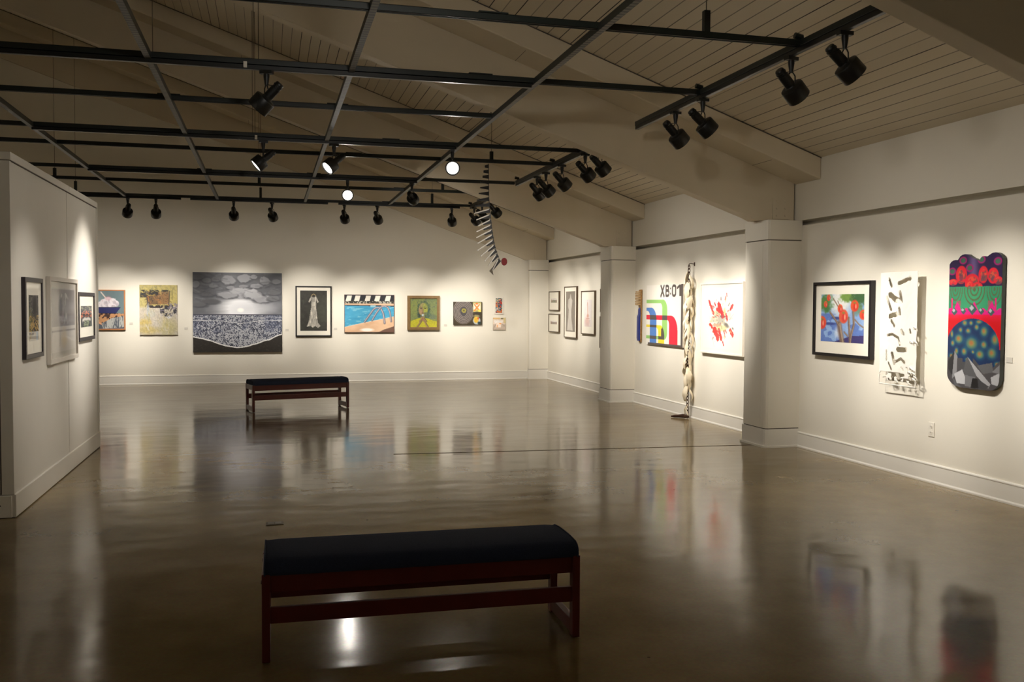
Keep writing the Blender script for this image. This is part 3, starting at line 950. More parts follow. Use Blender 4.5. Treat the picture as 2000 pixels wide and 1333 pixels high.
def p_pool(P):
    U, V = P.U, P.V
    P.mix(1, (54, 144, 184)); P.mix(P.noise(6, 16, 61), (84, 172, 204), .9); P.mix((P.noise(9, 26, 63) > .66) & (V > .3), (150, 204, 214), .55)
    P.mix(V < .16, (26, 26, 34))
    for cu in (.085, .255, .47, .665, .88):
        P.mix(P.poly([(cu - .035, .01), (cu + .062, .01), (cu + .035, .155), (cu - .068, .155)]), (228, 222, 208))
    P.mix((V > .155) & (V < .225), (52, 52, 44)); P.mix((V > .155) & (V < .225) & (P.noise(50, 24, 65, 1) > .55), (176, 172, 158), .9)
    P.mix((V > .225) & (V < .262 + .02 * U), (214, 178, 146)); P.mix((V > .262 + .02 * U) & (V < .285 + .02 * U), (40, 38, 50)); P.mix(P.rect(.52, .26, .63, .33), (180, 220, 226), .7)
    ed = .865 - .29 * U - .01 * np.sin(U * 5)
    P.mix(V > ed, (232, 196, 160)); P.mix((V > ed) * P.noise(5, 7, 67), (206, 160, 122), .9); P.mix(P.ell(.45, .94, .13, .045, .6), (252, 244, 232))
    P.mix(P.poly([(.68, 1.01), (.80, .93), (1.01, .84), (1.01, 1.01)]), (112, 82, 68))
    P.mix(P.line([(0, .865), (1, .575)], .004), (248, 226, 198), .8)
    for off, s in ((0, 1.), (.135, .86)):
        pts = [(.405 + off * 1.1, .72 - off * .25), (.50 + off, .54 - off * .3), (.585 + off, .385 - off * .3), (.63 + off, .345 - off * .3), (.69 + off, .335 - off * .3), (.745 + off, .38 - off * .3), (.785 + off, .50 - off * .3), (.80 + off, .62 - off * .3), (.81 + off, .76 - off * .35)]
        P.mix(P.line(pts, .020 * s), (96, 92, 104)); P.mix(P.line([(a - .004, b - .004) for a, b in pts], .008 * s), (196, 186, 188), .9)


def p_portrait(P):
    U, V = P.U, P.V
    P.mix(1, (142, 152, 84)); P.mix(P.noise(5, 6, 71), (118, 134, 96), 1.0); P.mix(P.ell(.2, .3, .3, .3, 1.2), (160, 170, 78), .6)
    P.mix((P.noise(9, 6, 72) > .62) & (V < .3), (96, 104, 96), .6)
    P.mix(P.ell(.50, .38, .24, .27, .25, .35), (66, 92, 76)); P.mix(P.ell(.38, .55, .12, .14, .4, .5), (52, 72, 64)); P.mix(P.ell(.62, .58, .16, .12, .4, .5), (84, 108, 88)); P.mix(P.ell(.86, .66, .12, .1, .8, .4), (110, 124, 106), .7)
    P.mix(P.poly([(.0, .80), (.22, .72), (.40, .68), (.66, .70), (.86, .78), (1, .80), (1, 1.02), (0, 1.02)]), (212, 204, 44)); P.mix((V > .72) * P.noise(5, 9, 74), (176, 172, 60), .6)
    P.mix(P.ell(.48, .38, .165, .23, .2), (178, 164, 104)); P.mix(P.ell(.56, .36, .10, .2, .5), (176, 184, 66), .75); P.mix(P.ell(.40, .42, .09, .13, .6), (196, 142, 118), .6)
    for e in (.405, .56):
        P.mix(P.ell(e, .34, .045, .014, .5), (54, 56, 46)); P.mix(P.line([(e - .05, .305), (e, .295), (e + .05, .31)], .007), (70, 76, 50))
    P.mix(P.ell(.48, .425, .028, .07, .6), (146, 120, 82), .7); P.mix(P.ell(.48, .51, .06, .016, .5), (124, 60, 58)); P.mix(P.ell(.47, .585, .05, .04, .6, .5), (206, 214, 216)); P.mix(P.ell(.60, .56, .08, .08, .8), (80, 100, 90), .7)
    for pts in ([(.26, 1.0), (.38, .84), (.47, .72), (.52, .66)], [(.66, 1.0), (.56, .84), (.49, .74), (.42, .66)], [(.36, .80), (.46, .68)], [(.6, .80), (.50, .68)]):
        P.mix(P.line(pts, .034), (168, 136, 92)); P.mix(P.line([(a + .025, b) for a, b in pts], .010), (88, 92, 52), .8)
    P.mix(P.ell(.46, .73, .05, .03, .6, .5), (196, 110, 96), .6)
    P.strokes(70, (.0, .0, .95, .6), [(120, 140, 90), (170, 176, 80), (96, 110, 96), (150, 150, 100)], 8, (.04, .14), (.006, .018), None, .3)
    P.strokes(30, (.28, .14, .70, .62), [(60, 84, 70), (90, 116, 96), (150, 160, 90)], 9, (.03, .09), (.003, .008), 1.4, .45); P.grain(.2, 75, 40); P.C *= .88


def p_swirl(P):
    U, V = P.U, P.V
    P.mix(1, (62, 52, 34))
    x, y = (U - .35) * 1.28, V - .42
    d = np.hypot(x, y * .82) + (P.noise(5, 5, 81) - .5) * .05
    P.mix((d < .44), (84, 76, 72)); P.mix((d < .46) * (.5 + .5 * np.sin(d * 110 + np.arctan2(y, x))), (150, 140, 132), .8); P.mix((d < .16), (58, 56, 62), .8)
    P.mix(P.ell(.36, .38, .085, .10, .25, .3), (150, 142, 66)); P.mix(P.ell(.36, .38, .03, .04, .4), (92, 86, 40))
    P.mix(P.rect(.67, .02, .97, .44), (190, 178, 110)); P.mix(P.rect(.69, .08, .94, .34), (246, 236, 216))
    P.mix(P.line([(.73, .12), (.90, .38)], .022), (236, 130, 56)); P.mix(P.line([(.90, .12), (.73, .38)], .022), (236, 130, 56)); P.mix(P.ell(.81, .08, .05, .04, .4), (226, 120, 60)); P.mix(P.ell(.9, .38, .05, .05, .5), (236, 216, 90))
    P.mix(P.ell(.82, .50, .14, .06, .5, .5), (58, 50, 38)); P.mix(P.ell(.80, .62, .11, .06, .5, .5), (140, 132, 90)); P.mix(P.ell(.81, .82, .13, .17, .2), (180, 190, 196)); P.mix(P.ell(.79, .78, .08, .14, .5), (222, 176, 52)); P.mix(P.ell(.86, .72, .03, .05, .5), (206, 96, 50)); P.mix(P.ell(.9, .92, .06, .06, .5), (40, 60, 60))
    P.grain(.22, 83, 40)


def p_mosaic(P):
    rs = np.random.RandomState(9)
    pal = np.array([(60, 92, 110), (92, 150, 150), (200, 60, 44), (236, 130, 50), (46, 48, 60), (150, 176, 160), (74, 66, 90), (40, 70, 96), (216, 190, 150)])
    gx, gy = 9, 18
    G = pal[rs.randint(0, len(pal), (gy, gx))]
    P.C = G[np.minimum((P.V * gy).astype(int), gy - 1), np.minimum((P.U * gx).astype(int), gx - 1)].astype(float)
    P.mix(P.rect(0, .46, .35, .58), (238, 120, 44), .8); P.mix(P.rect(.5, .24, .95, .34), (196, 46, 44), .8); P.mix(P.rect(.3, .86, .95, 1), (232, 110, 44), .7); P.mix(P.rect(.1, .66, .4, .8), (206, 208, 204), .6)


def p_pale(P):
    P.mix(1, (226, 208, 190)); P.mix(P.V > .55, (196, 178, 160)); P.mix(P.rect(.0, .0, .55, .14), (222, 186, 128)); P.mix(P.rect(.6, .02, .82, .13), (120, 116, 78)); P.mix(P.rect(.84, .0, 1, .45), (214, 196, 132), .8)
    P.mix(P.poly([(.08, .22), (.8, .24), (.72, .46), (.12, .46)]), (238, 230, 222)); P.mix(P.poly([(.22, .42), (.66, .42), (.62, .80), (.26, .80)]), (250, 228, 208)); P.mix(P.rect(.5, .44, .66, .54), (238, 160, 80)); P.mix(P.rect(.3, .6, .38, .8), (240, 180, 120))
    P.mix(P.line([(.02, .9), (.25, .5)], .02), (140, 128, 116), .7); P.mix(P.line([(.95, .7), (.7, .5)], .02), (150, 136, 124), .6); P.grain(.12, 86, 20)


def p_town(seed, top):
    def f(P):
        P.mix(1, (232, 224, 216)); m = P.V > top + .25 * (P.noise(6, 3, seed) - .5)
        P.mix(m, (150, 136, 120)); P.mix(m * P.noise(8, 8, seed + 1), (110, 122, 92) if seed < 95 else (140, 128, 126), .9); P.mix(P.rect(.06, .25, .18, .9), (162, 112, 96), .6); P.mix((P.V < top) & (P.noise(14, 14, seed + 2) > .66), (176, 166, 160), .6); P.mix(P.rect(.8, .5, 1, 1), (176, 130, 124), .5)
    return f


def p_gown(P):
    P.mix(1, (116, 108, 98)); P.mix(P.noise(4, 12, 101), (134, 126, 116), .7)
    m = P.poly([(.43, .17), (.48, .10), (.55, .10), (.60, .17), (.70, .22), (.66, .36), (.60, .46), (.62, .66), (.78, .97), (.14, .97), (.28, .66), (.32, .46), (.24, .36), (.28, .20)])
    P.mix(m, (206, 200, 190)); P.mix(m * P.noise(20, 3, 102), (160, 152, 142), .9)
    P.mix(P.ell(.51, .10, .05, .03, .5), (176, 168, 158))


def p_violin(P):
    P.mix(1, (238, 230, 226)); P.mix(P.noise(6, 12, 105), (222, 214, 212), .8)
    P.mix(P.line([(.46, .12), (.5, .60)], .03), (206, 150, 124)); P.mix(P.ell(.50, .60, .12, .07, .7), (214, 156, 136)); P.mix(P.ell(.42, .82, .28, .17, 1.0), (226, 176, 164), .8); P.mix(P.rect(.1, .74, .9, 1) * P.noise(9, 9, 107), (190, 176, 176), .6); P.mix(P.line([(.30, .70), (.72, .70)], .012), (190, 136, 120)); P.mix(P.line([(.4, .2), (.44, .0)], .02), (176, 172, 172), .5)


def p_sliver(P):
    P.mix(1, (226, 218, 206)); P.mix(P.noise(4, 8, 110), (150, 142, 130), .7)


def p_city(P):
    P.mix(1, (58, 58, 58)); n = P.noise(14, 34, 121, 2)
    P.mix(n > .54, (120, 116, 104), .9); P.mix((P.V > .45) & (P.V < .8) & (n > .50), (206, 168, 92), .9); P.mix((P.V > .30) & (P.U < .3) & (n < .45), (120, 120, 44), .6); P.mix(P.ell(.62, .17, .34, .17, .25), (84, 78, 80)); P.mix(P.ell(.62, .30, .2, .25, .6), (38, 36, 38), .8)
    P.mix((P.V > .80), (196, 190, 178)); P.mix((P.V > .82) & (P.V < .87) & (P.U < .5), (70, 62, 58)); P.mix(P.rect(.72, .8, .9, 1), (176, 196, 216), .8); P.mix(P.line([(.1, .95), (.3, .72), (.5, .5)], .03), (196, 170, 110), .7)


def p_ghost(P):
    U, V = P.U, P.V
    P.mix(1, (206, 200, 190)); P.mix(P.rect(.02, .02, .98, .60), (140, 134, 130)); P.mix((V < .6) * P.noise(5, 9, 131), (158, 152, 146), .7)
    dress(P, .52, .07, .58, .17, .20, (196, 190, 182), seed=132, k=.9); P.mix(P.ell(.36, .30, .08, .16, .5), (84, 80, 84), .8); P.mix(P.ell(.40, .45, .10, .12, .8), (120, 104, 100), .6)
    P.mix(P.rect(0, .655, 1, .685), (150, 144, 136)); P.mix(P.ell(.5, .78, .12, .14, .9), (216, 196, 160), .7); P.mix(P.line([(.35, .70), (.32, .9)], .01), (160, 150, 140), .6)


def p_night(P):
    n = P.noise(12, 22, 141, 2)
    P.mix(1, (40, 40, 42)); P.mix(n > .58, (96, 100, 84), .8); P.mix((n > .60) & (P.V > .25) & (P.V < .6), (206, 110, 66), .9); P.mix(P.ell(.5, .3, .1, .08, .4, .5), (190, 96, 64)); P.mix(P.rect(.0, .0, 1, .2) * (n > .5), (150, 150, 110), .6)
    P.mix(P.line([(.15, .68), (.35, .61), (.5, .64), (.65, .61), (.85, .66)], .025), (206, 200, 190)); P.mix((P.V > .66) & (np.abs(P.U - .5) < .22) & (n > .45), (150, 160, 120), .8)


def p_xb(P):
    U, V = P.U, P.V
    P.mix(1, (240, 234, 222))
    G, Bl, R, Y, K = (150, 200, 110), (82, 130, 200), (226, 40, 62), (240, 214, 56), (84, 76, 72)

    def band(y0, y1, x0, x1, r, bot, ri=None):
        """horizontal band from the left edge turning down with a round corner"""
        o = (U <= x1) & (V >= y0) & (V <= bot)
        du, dv = (U - (x1 - r)) / r, (V - (y0 + r * 1.45)) / (r * 1.45)
        o &= ~((du > 0) & (dv < 0) & (du * du + dv * dv > 1))
        ri = ri or r * .45
        i = (U < x0) & (V > y1)
        du2, dv2 = (U - (x0 - ri)) / ri, (V - (y1 + ri * 1.45)) / (ri * 1.45)
        i &= ~((du2 > 0) & (dv2 < 0) & (du2 * du2 + dv2 * dv2 > 1))
        return o & ~i
    g = band(.243, .30, .455, .595, .12, .98, .06)
    g2 = (U > .455) & (U < .595) & (V > .78) | (V > .85)
    # green loops back to the left at the bottom
    g = ((band(.243, .30, .455, .595, .12, .85, .06)) | ((V >= .80) & (V <= .905) & (U <= .595) & ~((U < .47) & (V < .85))))
    du, dv = (U - .50) / .095, (V - .80) / .105
    g &= ~((du > 0) & (dv > 0) & (du * du + dv * dv > 1))
    bl = band(.38, .435, .105, .30, .15, .975, .07)
    rd = band(.505, .577, .65, .872, .17, .965, .06)
    ye = band(.665, .71, .35, .52, .13, .97, .06)
    P.mix(g, G); P.mix(ye, Y); P.mix(bl, Bl); P.mix(rd, R)
    P.mix(rd & bl, K); P.mix(rd & g, K); P.mix(ye & bl, K); P.mix(g & bl & (V > .8), K); P.mix(ye & g & (U > .43), K); P.mix(ye & (V > .72) & (U > .43) & (V < .9), K); P.mix(g & ye & (V > .84) & (U > .31), K)
    # border along the right and the bottom
    P.mix((U > .955), K); P.mix((V > .968) & (U > .05 + (1 - V) * .2), K)
    # XB:01
    a, b2 = .018, .185
    P.mix(P.line([(.415, a), (.500, b2)], .016, .2) > .5, K); P.mix(P.line([(.500, a), (.415, b2)], .016, .2) > .5, K)
    h = (V > a - .008) & (V < b2 + .008)
    P.mix((np.abs(U - .555) < .015) & h, K)
    for y0, y1, xr in ((a, .098, .622), (.098, b2, .632)):
        P.mix(P.line([(.555, y0 + .004), (xr - .02, y0 + .004), (xr, (y0 + .02)), (xr, y1 - .02), (xr - .02, y1 - .002), (.555, y1 - .002)], .0135, .2) > .5, K)
    P.mix(P.ell(.676, .065, .013, .017, .1) > .5, K); P.mix(P.ell(.676, .15, .013, .017, .1) > .5, K)
    P.mix(P.line([(.745, a + .006), (.795, a + .006), (.812, a + .03), (.812, b2 - .03), (.795, b2 - .005), (.745, b2 - .005), (.728, b2 - .03), (.728, a + .03), (.745, a + .006)], .0145, .2) > .5, K)
    P.mix((U > .905) & h, K); P.mix(P.line([(.855, .06), (.915, a + .008)], .014, .2) > .5, K)


def p_burst(P):
    U, V = P.U, P.V
    P.mix(1, (238, 232, 220)); P.mix((np.abs(U - .5) < .44) & (np.abs(V - .5) < .44), (241, 235, 224))
    R = (206, 44, 40)
    for cu, cv, ru, rv, c in ((.42, .43, .10, .06, (206, 196, 150)), (.36, .52, .12, .06, (196, 186, 156)), (.52, .53, .09, .07, (176, 168, 150)), (.64, .60, .06, .04, (120, 112, 100)), (.70, .44, .05, .05, (206, 206, 190)), (.5, .64, .12, .05, (222, 210, 150)), (.43, .35, .05, .03, (170, 166, 166)), (.55, .47, .07, .02, (86, 76, 70)), (.58, .40, .03, .05, (214, 196, 130)), (.40, .60, .10, .03, (190, 150, 120))):
        P.mix(P.ell(cu, cv, ru, rv, .5, .9, int(cu * 100)), c, .9)
    for pts, w in (([(.20, .25), (.27, .36), (.31, .43)], .020), ([(.44, .30), (.50, .38), (.54, .46)], .032), ([(.40, .37), (.52, .41)], .022), ([(.62, .44), (.65, .52)], .018), ([(.73, .36), (.77, .31)], .022), ([(.22, .59), (.28, .63)], .020), ([(.34, .67), (.42, .78)], .040), ([(.46, .68), (.51, .80)], .028), ([(.72, .66), (.78, .73)], .026), ([(.63, .14), (.64, .18)], .008), ([(.34, .28), (.36, .31)], .012), ([(.55, .84), (.57, .89)], .010)):
        m = P.line(pts, w, .35) + (P.noise(44, 44, int(w * 1000), 4) - .5) * 1.5
        P.mix((m > .5) & (P.line(pts, w * 1.9, .3) > .1), R, .92)
    rs = random.Random(33)
    for k in range(70):
        a, d = rs.uniform(0, 6.283), rs.uniform(.04, .34)
        cu, cv = .49 + d * math.cos(a) * .9, .52 + d * math.sin(a)
        l_ = rs.uniform(.01, .05)
        c = rs.choice([R, R, (150, 140, 128), (96, 92, 88), (206, 190, 130), (214, 206, 190), (190, 60, 56), (120, 116, 100)])
        P.mix(P.line([(cu, cv), (cu + l_ * math.cos(a), cv + l_ * math.sin(a))], rs.uniform(.003, .011)), c, .75)
    P.mix(P.line([(.62, .2), (.6, .36)], .004), (190, 180, 170), .7); P.mix(P.line([(.72, .5), (.80, .43)], .004), (150, 140, 130), .6); P.mix(P.line([(.3, .8), (.34, .92)], .004), (200, 190, 170), .6)


def p_poppy(P):
    U, V = P.U, P.V
    P.mix(1, (110, 146, 206)); P.mix(P.noise(5, 6, 161), (160, 190, 226), 1.1); P.mix((V > .4) * (P.noise(4, 5, 163) > .52), (64, 92, 176), .6); P.mix(P.ell(.45, .15, .25, .28, .8), (238, 236, 226), .9); P.mix(P.ell(.42, .80, .08, .12, .8), (226, 232, 240), .7)
    P.mix(P.ell(.10, .18, .16, .18, .6, .8), (84, 128, 66)); P.mix(P.ell(.16, .30, .08, .08, .6), (60, 110, 60), .7); P.mix(P.ell(.65, .06, .18, .1, .6, .8), (110, 146, 60)); P.mix(P.ell(.9, .08, .18, .16, .6, .9), (60, 100, 60)); P.mix(P.ell(.86, .3, .1, .12, .8, .6), (96, 132, 84), .7)
    P.mix(P.ell(.2, .62, .16, .03, .8), (36, 48, 120), .8); P.mix(P.ell(.38, .50, .12, .03, .8), (36, 44, 116), .8); P.mix(P.poly([(.28, 1.01), (.55, .92), (.7, .86), (1.01, .84), (1.01, 1.01)]), (52, 42, 108))
    for pts, w in (([(.44, .62), (.47, .78), (.52, 1.0)], .05), ([(.22, .38), (.34, .52), (.44, .66)], .016), ([(.66, .5), (.68, .74), (.70, 1.0)], .024), ([(.76, .36), (.78, .62), (.72, .84), (.70, 1.0)], .022), ([(.3, .1), (.40, .24), (.52, .36)], .010), ([(.40, .14), (.46, .26)], .008), ([(.80, .52), (.90, .62), (1.0, .68)], .010), ([(.56, .78), (.64, .86)], .012)):
        P.mix(P.line(pts, w), (118, 92, 78)); P.mix(P.line([(a + w * .4, b) for a, b in pts], w * .3), (190, 170, 140), .7)
    for cu, cv, ru, rv in ((.54, .46, .105, .145), (.79, .24, .09, .12), (.02, .60, .11, .14), (.98, .42, .08, .10), (.18, .07, .045, .07), (.11, .21, .045, .07), (.46, .30, .06, .09)):
        P.mix(P.ell(cu, cv, ru, rv, .2), (222, 84, 46)); P.mix(P.ell(cu + ru * .2, cv + rv * .2, ru * .55, rv * .6, .7), (204, 30, 36), .8); P.mix(P.ell(cu + ru * .3, cv + rv * .1, ru * .18, rv * .4, .8), (250, 190, 150), .8); P.mix(P.ell(cu, cv - rv * .5, ru * .3, rv * .15, .7), (110, 140, 50), .8)
    P.grain(.1, 165, 40)


def p_psy(P, top, bot):
    U = P.U
    t, bb = top(P.U[0]), bot(P.U[0])
    V = t + (bb - t) * P.V
    sv = P.V
    P.V = V
    P.mix(1, (44, 30, 66)); P.mix(np.exp(-((U - .47) / .09) ** 2), (112, 92, 138), .8)
    for cu, cv in ((.27, .02), (.40, .08), (.92, .04), (.62, .02), (.06, .10)):
        P.mix(P.ell(cu, cv, .075, .030, .2), (150, 30, 100)); P.mix(P.ell(cu, cv, .048, .019, .2), (60, 100, 80))
    n = P.noise(16, 46, 171, 2)
    arch = [(.24, .13, .11, .07), (.66, .135, .09, .065), (.84, .145, .10, .06), (.45, .185, .14, .06), (.08, .185, .09, .025), (.93, .18, .08, .03), (.55, .22, .1, .03), (.40, .21, .08, .04)]
    for cu, cv, ru, rv in arch:
        P.mix(P.ell(cu, cv, ru, rv, .12), (206, 36, 52)); P.mix(P.ell(cu, cv + .01, ru * .80, rv * .80, .2) * (n > .46), (112, 70, 66), .9); P.mix(P.ell(cu, cv - .004, ru * .6, rv * .6, .3) * (P.noise(30, 70, 176, 2) > .5), (214, 84, 58), .8); P.mix(P.ell(cu, cv + .02, ru * .35, rv * .4, .4), (90, 60, 78), .7)
    gr = (V > .222) & (V < .405)
    P.mix(gr & ~(P.ell(.45, .2, .14, .045, .1) > .5), (40, 132, 94)); P.mix(gr * np.exp(-((U - .5) / .3) ** 2), (70, 160, 110), .6)
    for cu, ru in ((.50, .14), (.13, .10), (.87, .10)):
        d = np.hypot((U - cu) / ru, (V - .245) / .085)
        P.mix(gr & (np.sin(d * 15) > .35) & (d < 1.7) & (V > .228), (92, 88, 60), .8)
    P.mix(gr & (np.abs(U - .20) < .045) & (V > .33) & (n > .45), (150, 84, 88), .8); P.mix(gr & (np.abs(U - .80) < .045) & (V > .33) & (n > .45), (150, 84, 88), .8)
    edge = .395 - .05 * np.clip(1 - np.abs(((U * 3.0) % 1) - .5) * 4, 0, 1) - .01 * np.sin(U * 40)
    P.mix(V > edge, (206, 24, 120)); P.mix(V > .435, (216, 16, 70)); P.mix(np.clip((V - .43) / .06, 0, 1), (196, 8, 24))
    for cu, cv, s in ((.47, .395, .05), (.12, .415, .035), (.30, .41, .03), (.64, .41, .03), (.82, .415, .035)):
        P.mix((np.abs(U - cu) / s * .55 + np.abs(V - cv) / (s * .9)) < 1, (58, 84, 84)); P.mix(((np.abs(U - cu + .015) / s * .55 + np.abs(V - cv + .01) / (s * .9)) < .5), (170, 176, 176))
    for cu in (.07, .90): P.mix((np.abs(U - cu) < .014) & (V > .31) & (V < .41), (206, 30, 110))
    dome = (((U - .48) / .50) ** 2 + ((V - .68) / .215) ** 2) < 1
    P.mix(dome | (V > .69), (24, 46, 84))
    rs = random.Random(12)
    sp = [(.47, .655, .12, .050), (.22, .625, .085, .038), (.33, .50, .05, .022), (.56, .53, .045, .022), (.70, .56, .07, .04), (.70, .66, .06, .030), (.90, .62, .07, .045), (.85, .72, .085, .042), (.63, .735, .08, .036), (.33, .72, .055, .030), (.18, .72, .04, .028), (.10, .66, .04, .024), (.08, .59, .03, .03), (.45, .50, .04, .018), (.60, .49, .06, .015), (.40, .56, .05, .02), (.25, .555, .04, .02), (.50, .72, .03, .014), (.80, .50, .05, .015), (.95, .80, .05, .02), (.4, .78, .05, .015), (.08, .76, .05, .02)]
    for cu, cv, ru, rv in sp:
        md = (dome | (V > .69))
        P.mix(md * P.ell(cu, cv, ru * 1.0, rv * 1.0, 1.1), (44, 112, 124), .85); P.mix(md * P.ell(cu, cv, ru * .62, rv * .62, 1.2), (150, 140, 62), .8); P.mix(md * P.ell(cu - .01, cv - .004, ru * .3, rv * .34, 1.2), (170, 84, 54), .7)
    P.mix(V > .80 + .05 * np.sin(U * 9 + 1) * (U > .5) - .03 * (U < .3), (72, 70, 72))
    tri = [([(.02, .80), (.14, .72), (.20, .78), (.12, .93), (.02, .86)], 46), ([(.14, .72), (.20, .76), (.19, .90), (.10, .94)], 130), ([(.30, .84), (.40, .76), (.60, .88), (.56, .91), (.38, .90), (.28, .86)], 84), ([(.40, .76), (.84, .95), (.80, .985), (.58, .90)], 158),
           ([(.58, .82), (.86, .79), (.88, .86), (.70, .88)], 92), ([(.20, .80), (.36, .80), (.33, .86), (.22, .85)], 70), ([(.14, .90), (.30, .86), (.42, .97), (.2, .97)], 180), ([(.36, .90), (.56, .91), (.48, .99), (.36, .985)], 110), ([(.50, .92), (.62, .92), (.66, .99), (.47, .995)], 30), ([(.84, .90), (1, .86), (.98, .96), (.86, .95)], 170), ([(.86, .86), (1, .80), (1, .87)], 120), ([(.60, .92), (.82, .97), (.72, 1.0), (.62, .99)], 64), ([(.12, .93), (.2, .97), (.3, 1.0), (.15, .99)], 90)]
    for pts, gcol in tri:
        P.mix(P.poly(pts), (gcol, gcol, gcol + 2))
    P.V = sv


# ---- back wall, left to right
framed('framed_painting', 'back', -3.13, -2.535, 1.735, 1.005, 'still life of garlic in a blue bowl, partly hidden behind the display wall', 'painting', 'frame_oak', .022, 0, p_garlic, depth=.04, art='paint', rec=.004)
canvas('canvas_painting', 'back', -2.29, -1.635, 1.83, .915, 'pale yellow abstract painting with a brown block and black strokes, left of the big seascape', 'painting', p_abstract, n=130)
canvas('canvas_painting', 'back', -1.366, .237, 2.075, .585, 'very large grey seascape canvas with a bright sun and foaming shoreline', 'painting', p_sea, n=300, edge='canvas_dark', depth=.045)
framed('framed_print', 'back', .487, 1.165, 1.84, .872, 'black-framed print of a white dress on black, right of the big seascape', 'framed print', 'frame_black', .026, .062, p_dress, n=120, mwb=.085)
canvas('canvas_painting', 'back', 1.405, 2.366, 1.682, .95, 'painting of a blue swimming pool with chrome ladder rails and white loungers', 'painting', p_pool, n=150, edge='canvas_dark', frame='frame_brown', depth=.04)
framed('framed_painting', 'back', 2.626, 3.267, 1.672, .998, 'green and yellow portrait of a woman with clasped hands in a wide bronze frame', 'painting', 'frame_gold', .056, 0, p_portrait, n=110, depth=.05, art='paint', rec=.018)
canvas('canvas_painting', 'back', 3.543, 4.125, 1.556, 1.10, 'dark canvas of grey swirling rings with an orange and yellow column at its right', 'painting', p_swirl, n=110, edge='canvas_dark', depth=.045)
framed('framed_print', 'back', 4.385, 4.568, 1.655, 1.315, 'tiny upright multicoloured mosaic picture in a cream frame, above another tiny picture', 'framed print', 'frame_cream', .014, .008, p_mosaic, n=60, depth=.02, rec=.004)
canvas('canvas_painting', 'back', 4.355, 4.612, 1.243, .997, 'tiny square pale peach painting hanging below the small mosaic picture', 'painting', p_pale, n=60, depth=.03)

# ---- right wall, far bay
framed('framed_print', 'right', 18.03, 17.36, 1.775, 1.392, 'small black-framed landscape print in the far corner, the upper one of the stacked pair', 'framed print', 'frame_umber', .018, .12, p_town(91, .42), n=60, mwb=.14)
framed('framed_print', 'right', 18.05, 17.35, 1.328, .965, 'small black-framed grey print in the far corner, the lower one of the stacked pair', 'framed print', 'frame_umber', .018, .12, p_town(96, .30), n=60, mwb=.14)
framed('framed_print', 'right', 17.02, 16.28, 1.852, .888, 'tall narrow framed print of a pale long gown on grey, right of the stacked pair', 'framed print', 'frame_umber', .018, .075, p_gown, n=110, mwb=.10)
framed('framed_print', 'right', 16.02, 15.30, 1.758, .985, 'framed print of a faint pink shape on white, between gown print and column', 'framed print', 'frame_umber', .018, .14, p_violin, n=100, mwb=.12)
framed('framed_print', 'right', 15.02, 14.55, 1.78, 1.385, 'thin sliver of a framed print beside the middle column, the upper of two', 'framed print', 'frame_umber', .018, .06, p_sliver, n=40)
framed('framed_print', 'right', 15.03, 14.55, 1.316, .776, 'thin sliver of a framed print beside the middle column, the lower of two', 'framed print', 'frame_umber', .018, .06, p_sliver, n=40)

# ---- right wall, middle bay
canvas('wall_panel_artwork', 'right', 13.0, 11.735, 1.80, .93, 'white panel painting with rounded green, blue, red and yellow stripes and the lettering XB:01', 'painting', p_xb, n=250, depth=.03)
framed('framed_print', 'right', 11.17, 10.035, 1.795, .898, 'white-framed print of a red and grey paint burst, right of the hanging chain', 'framed print', 'frame_cream', .022, 0, p_burst, n=150, depth=.05, rec=.012)

# ---- right wall, near bay
framed('framed_print', 'right', 8.56, 7.60, 1.748, 1.005, 'black-framed picture of orange seed pods and branches on blue, right of the near column', 'framed print', 'frame_black', .030, .095, p_poppy, n=130, depth=.05, rec=.02, mwb=.115)

# ---- display partition
framed('framed_print', 'part', 7.38, 7.93, 1.682, 1.085, 'narrow dark-framed city print on the display wall, nearest the camera', 'framed print', 'frame_plum', .034, .095, p_city, n=120, depth=.028, rec=.010)
framed('framed_print', 'part', 8.15, 9.27, 1.708, 1.000, 'white-framed grey dress print in the middle of the display wall', 'framed print', 'frame_white', .036, .05, p_ghost, mount='mount_grey', n=130, depth=.032, rec=.014)
framed('framed_print', 'part', 9.33, 10.14, 1.597, 1.138, 'small dark-framed night scene with orange lights, at the far end of the display wall', 'framed print', 'frame_plum', .034, .095, p_night, n=100, depth=.028, rec=.010)

# psychedelic shaped board
top = lambda u: np.interp(u, [0, .03, .07, .12, .165, .18, .21, .25, .30, .36, .41, .46, .50, .54, .57, .585, .60, .63, .67, .70, .72, .76, .82, .88, .93, .97, 1], [.045, .026, .016, .012, .014, .004, -.014, -.024, -.028, -.024, -.008, .006, .012, .022, .030, .026, .010, -.002, -.004, .000, .004, -.010, -.024, -.026, -.018, -.004, .02])
bot = lambda u: np.where(u < .30, .90 + .10 * np.sqrt(np.clip(1 - ((.30 - u) / .30) ** 2, 0, 1)), np.where(u > .80, .90 + .10 * np.sqrt(np.clip(1 - ((u - .80) / .20) ** 2, 0, 1)), 1.0))
loc, rz = spot_at('right', 6.285, 1.375)
r = empty('shaped_board_painting', loc, rz, label='tall psychedelic board with scalloped top and rounded bottom, red, green and purple above grey crystals', cat='painting')
P = Paint(.575, 1.05, 260)
p_psy(P, top, bot)
uu = np.linspace(0, 1, 64)
outl = [((u - .5) * .575, (.5 - t) * 1.05) for u, t in zip(uu, top(uu))] + [((u - .5) * .575, (.5 - t) * 1.05) for u, t in zip(uu[::-1], bot(uu[::-1]))]
P.sheet('painted_face', r, -.0455, 'gloss', top=top, bot=bot)
MB().prism(outl, 1, -.044, -.012).build('board', 'alu_edge', r)
MB().box(-.2, .2, -.012, 0, -.38, .38).build('hanging_batten', 'canvas_dark', r)

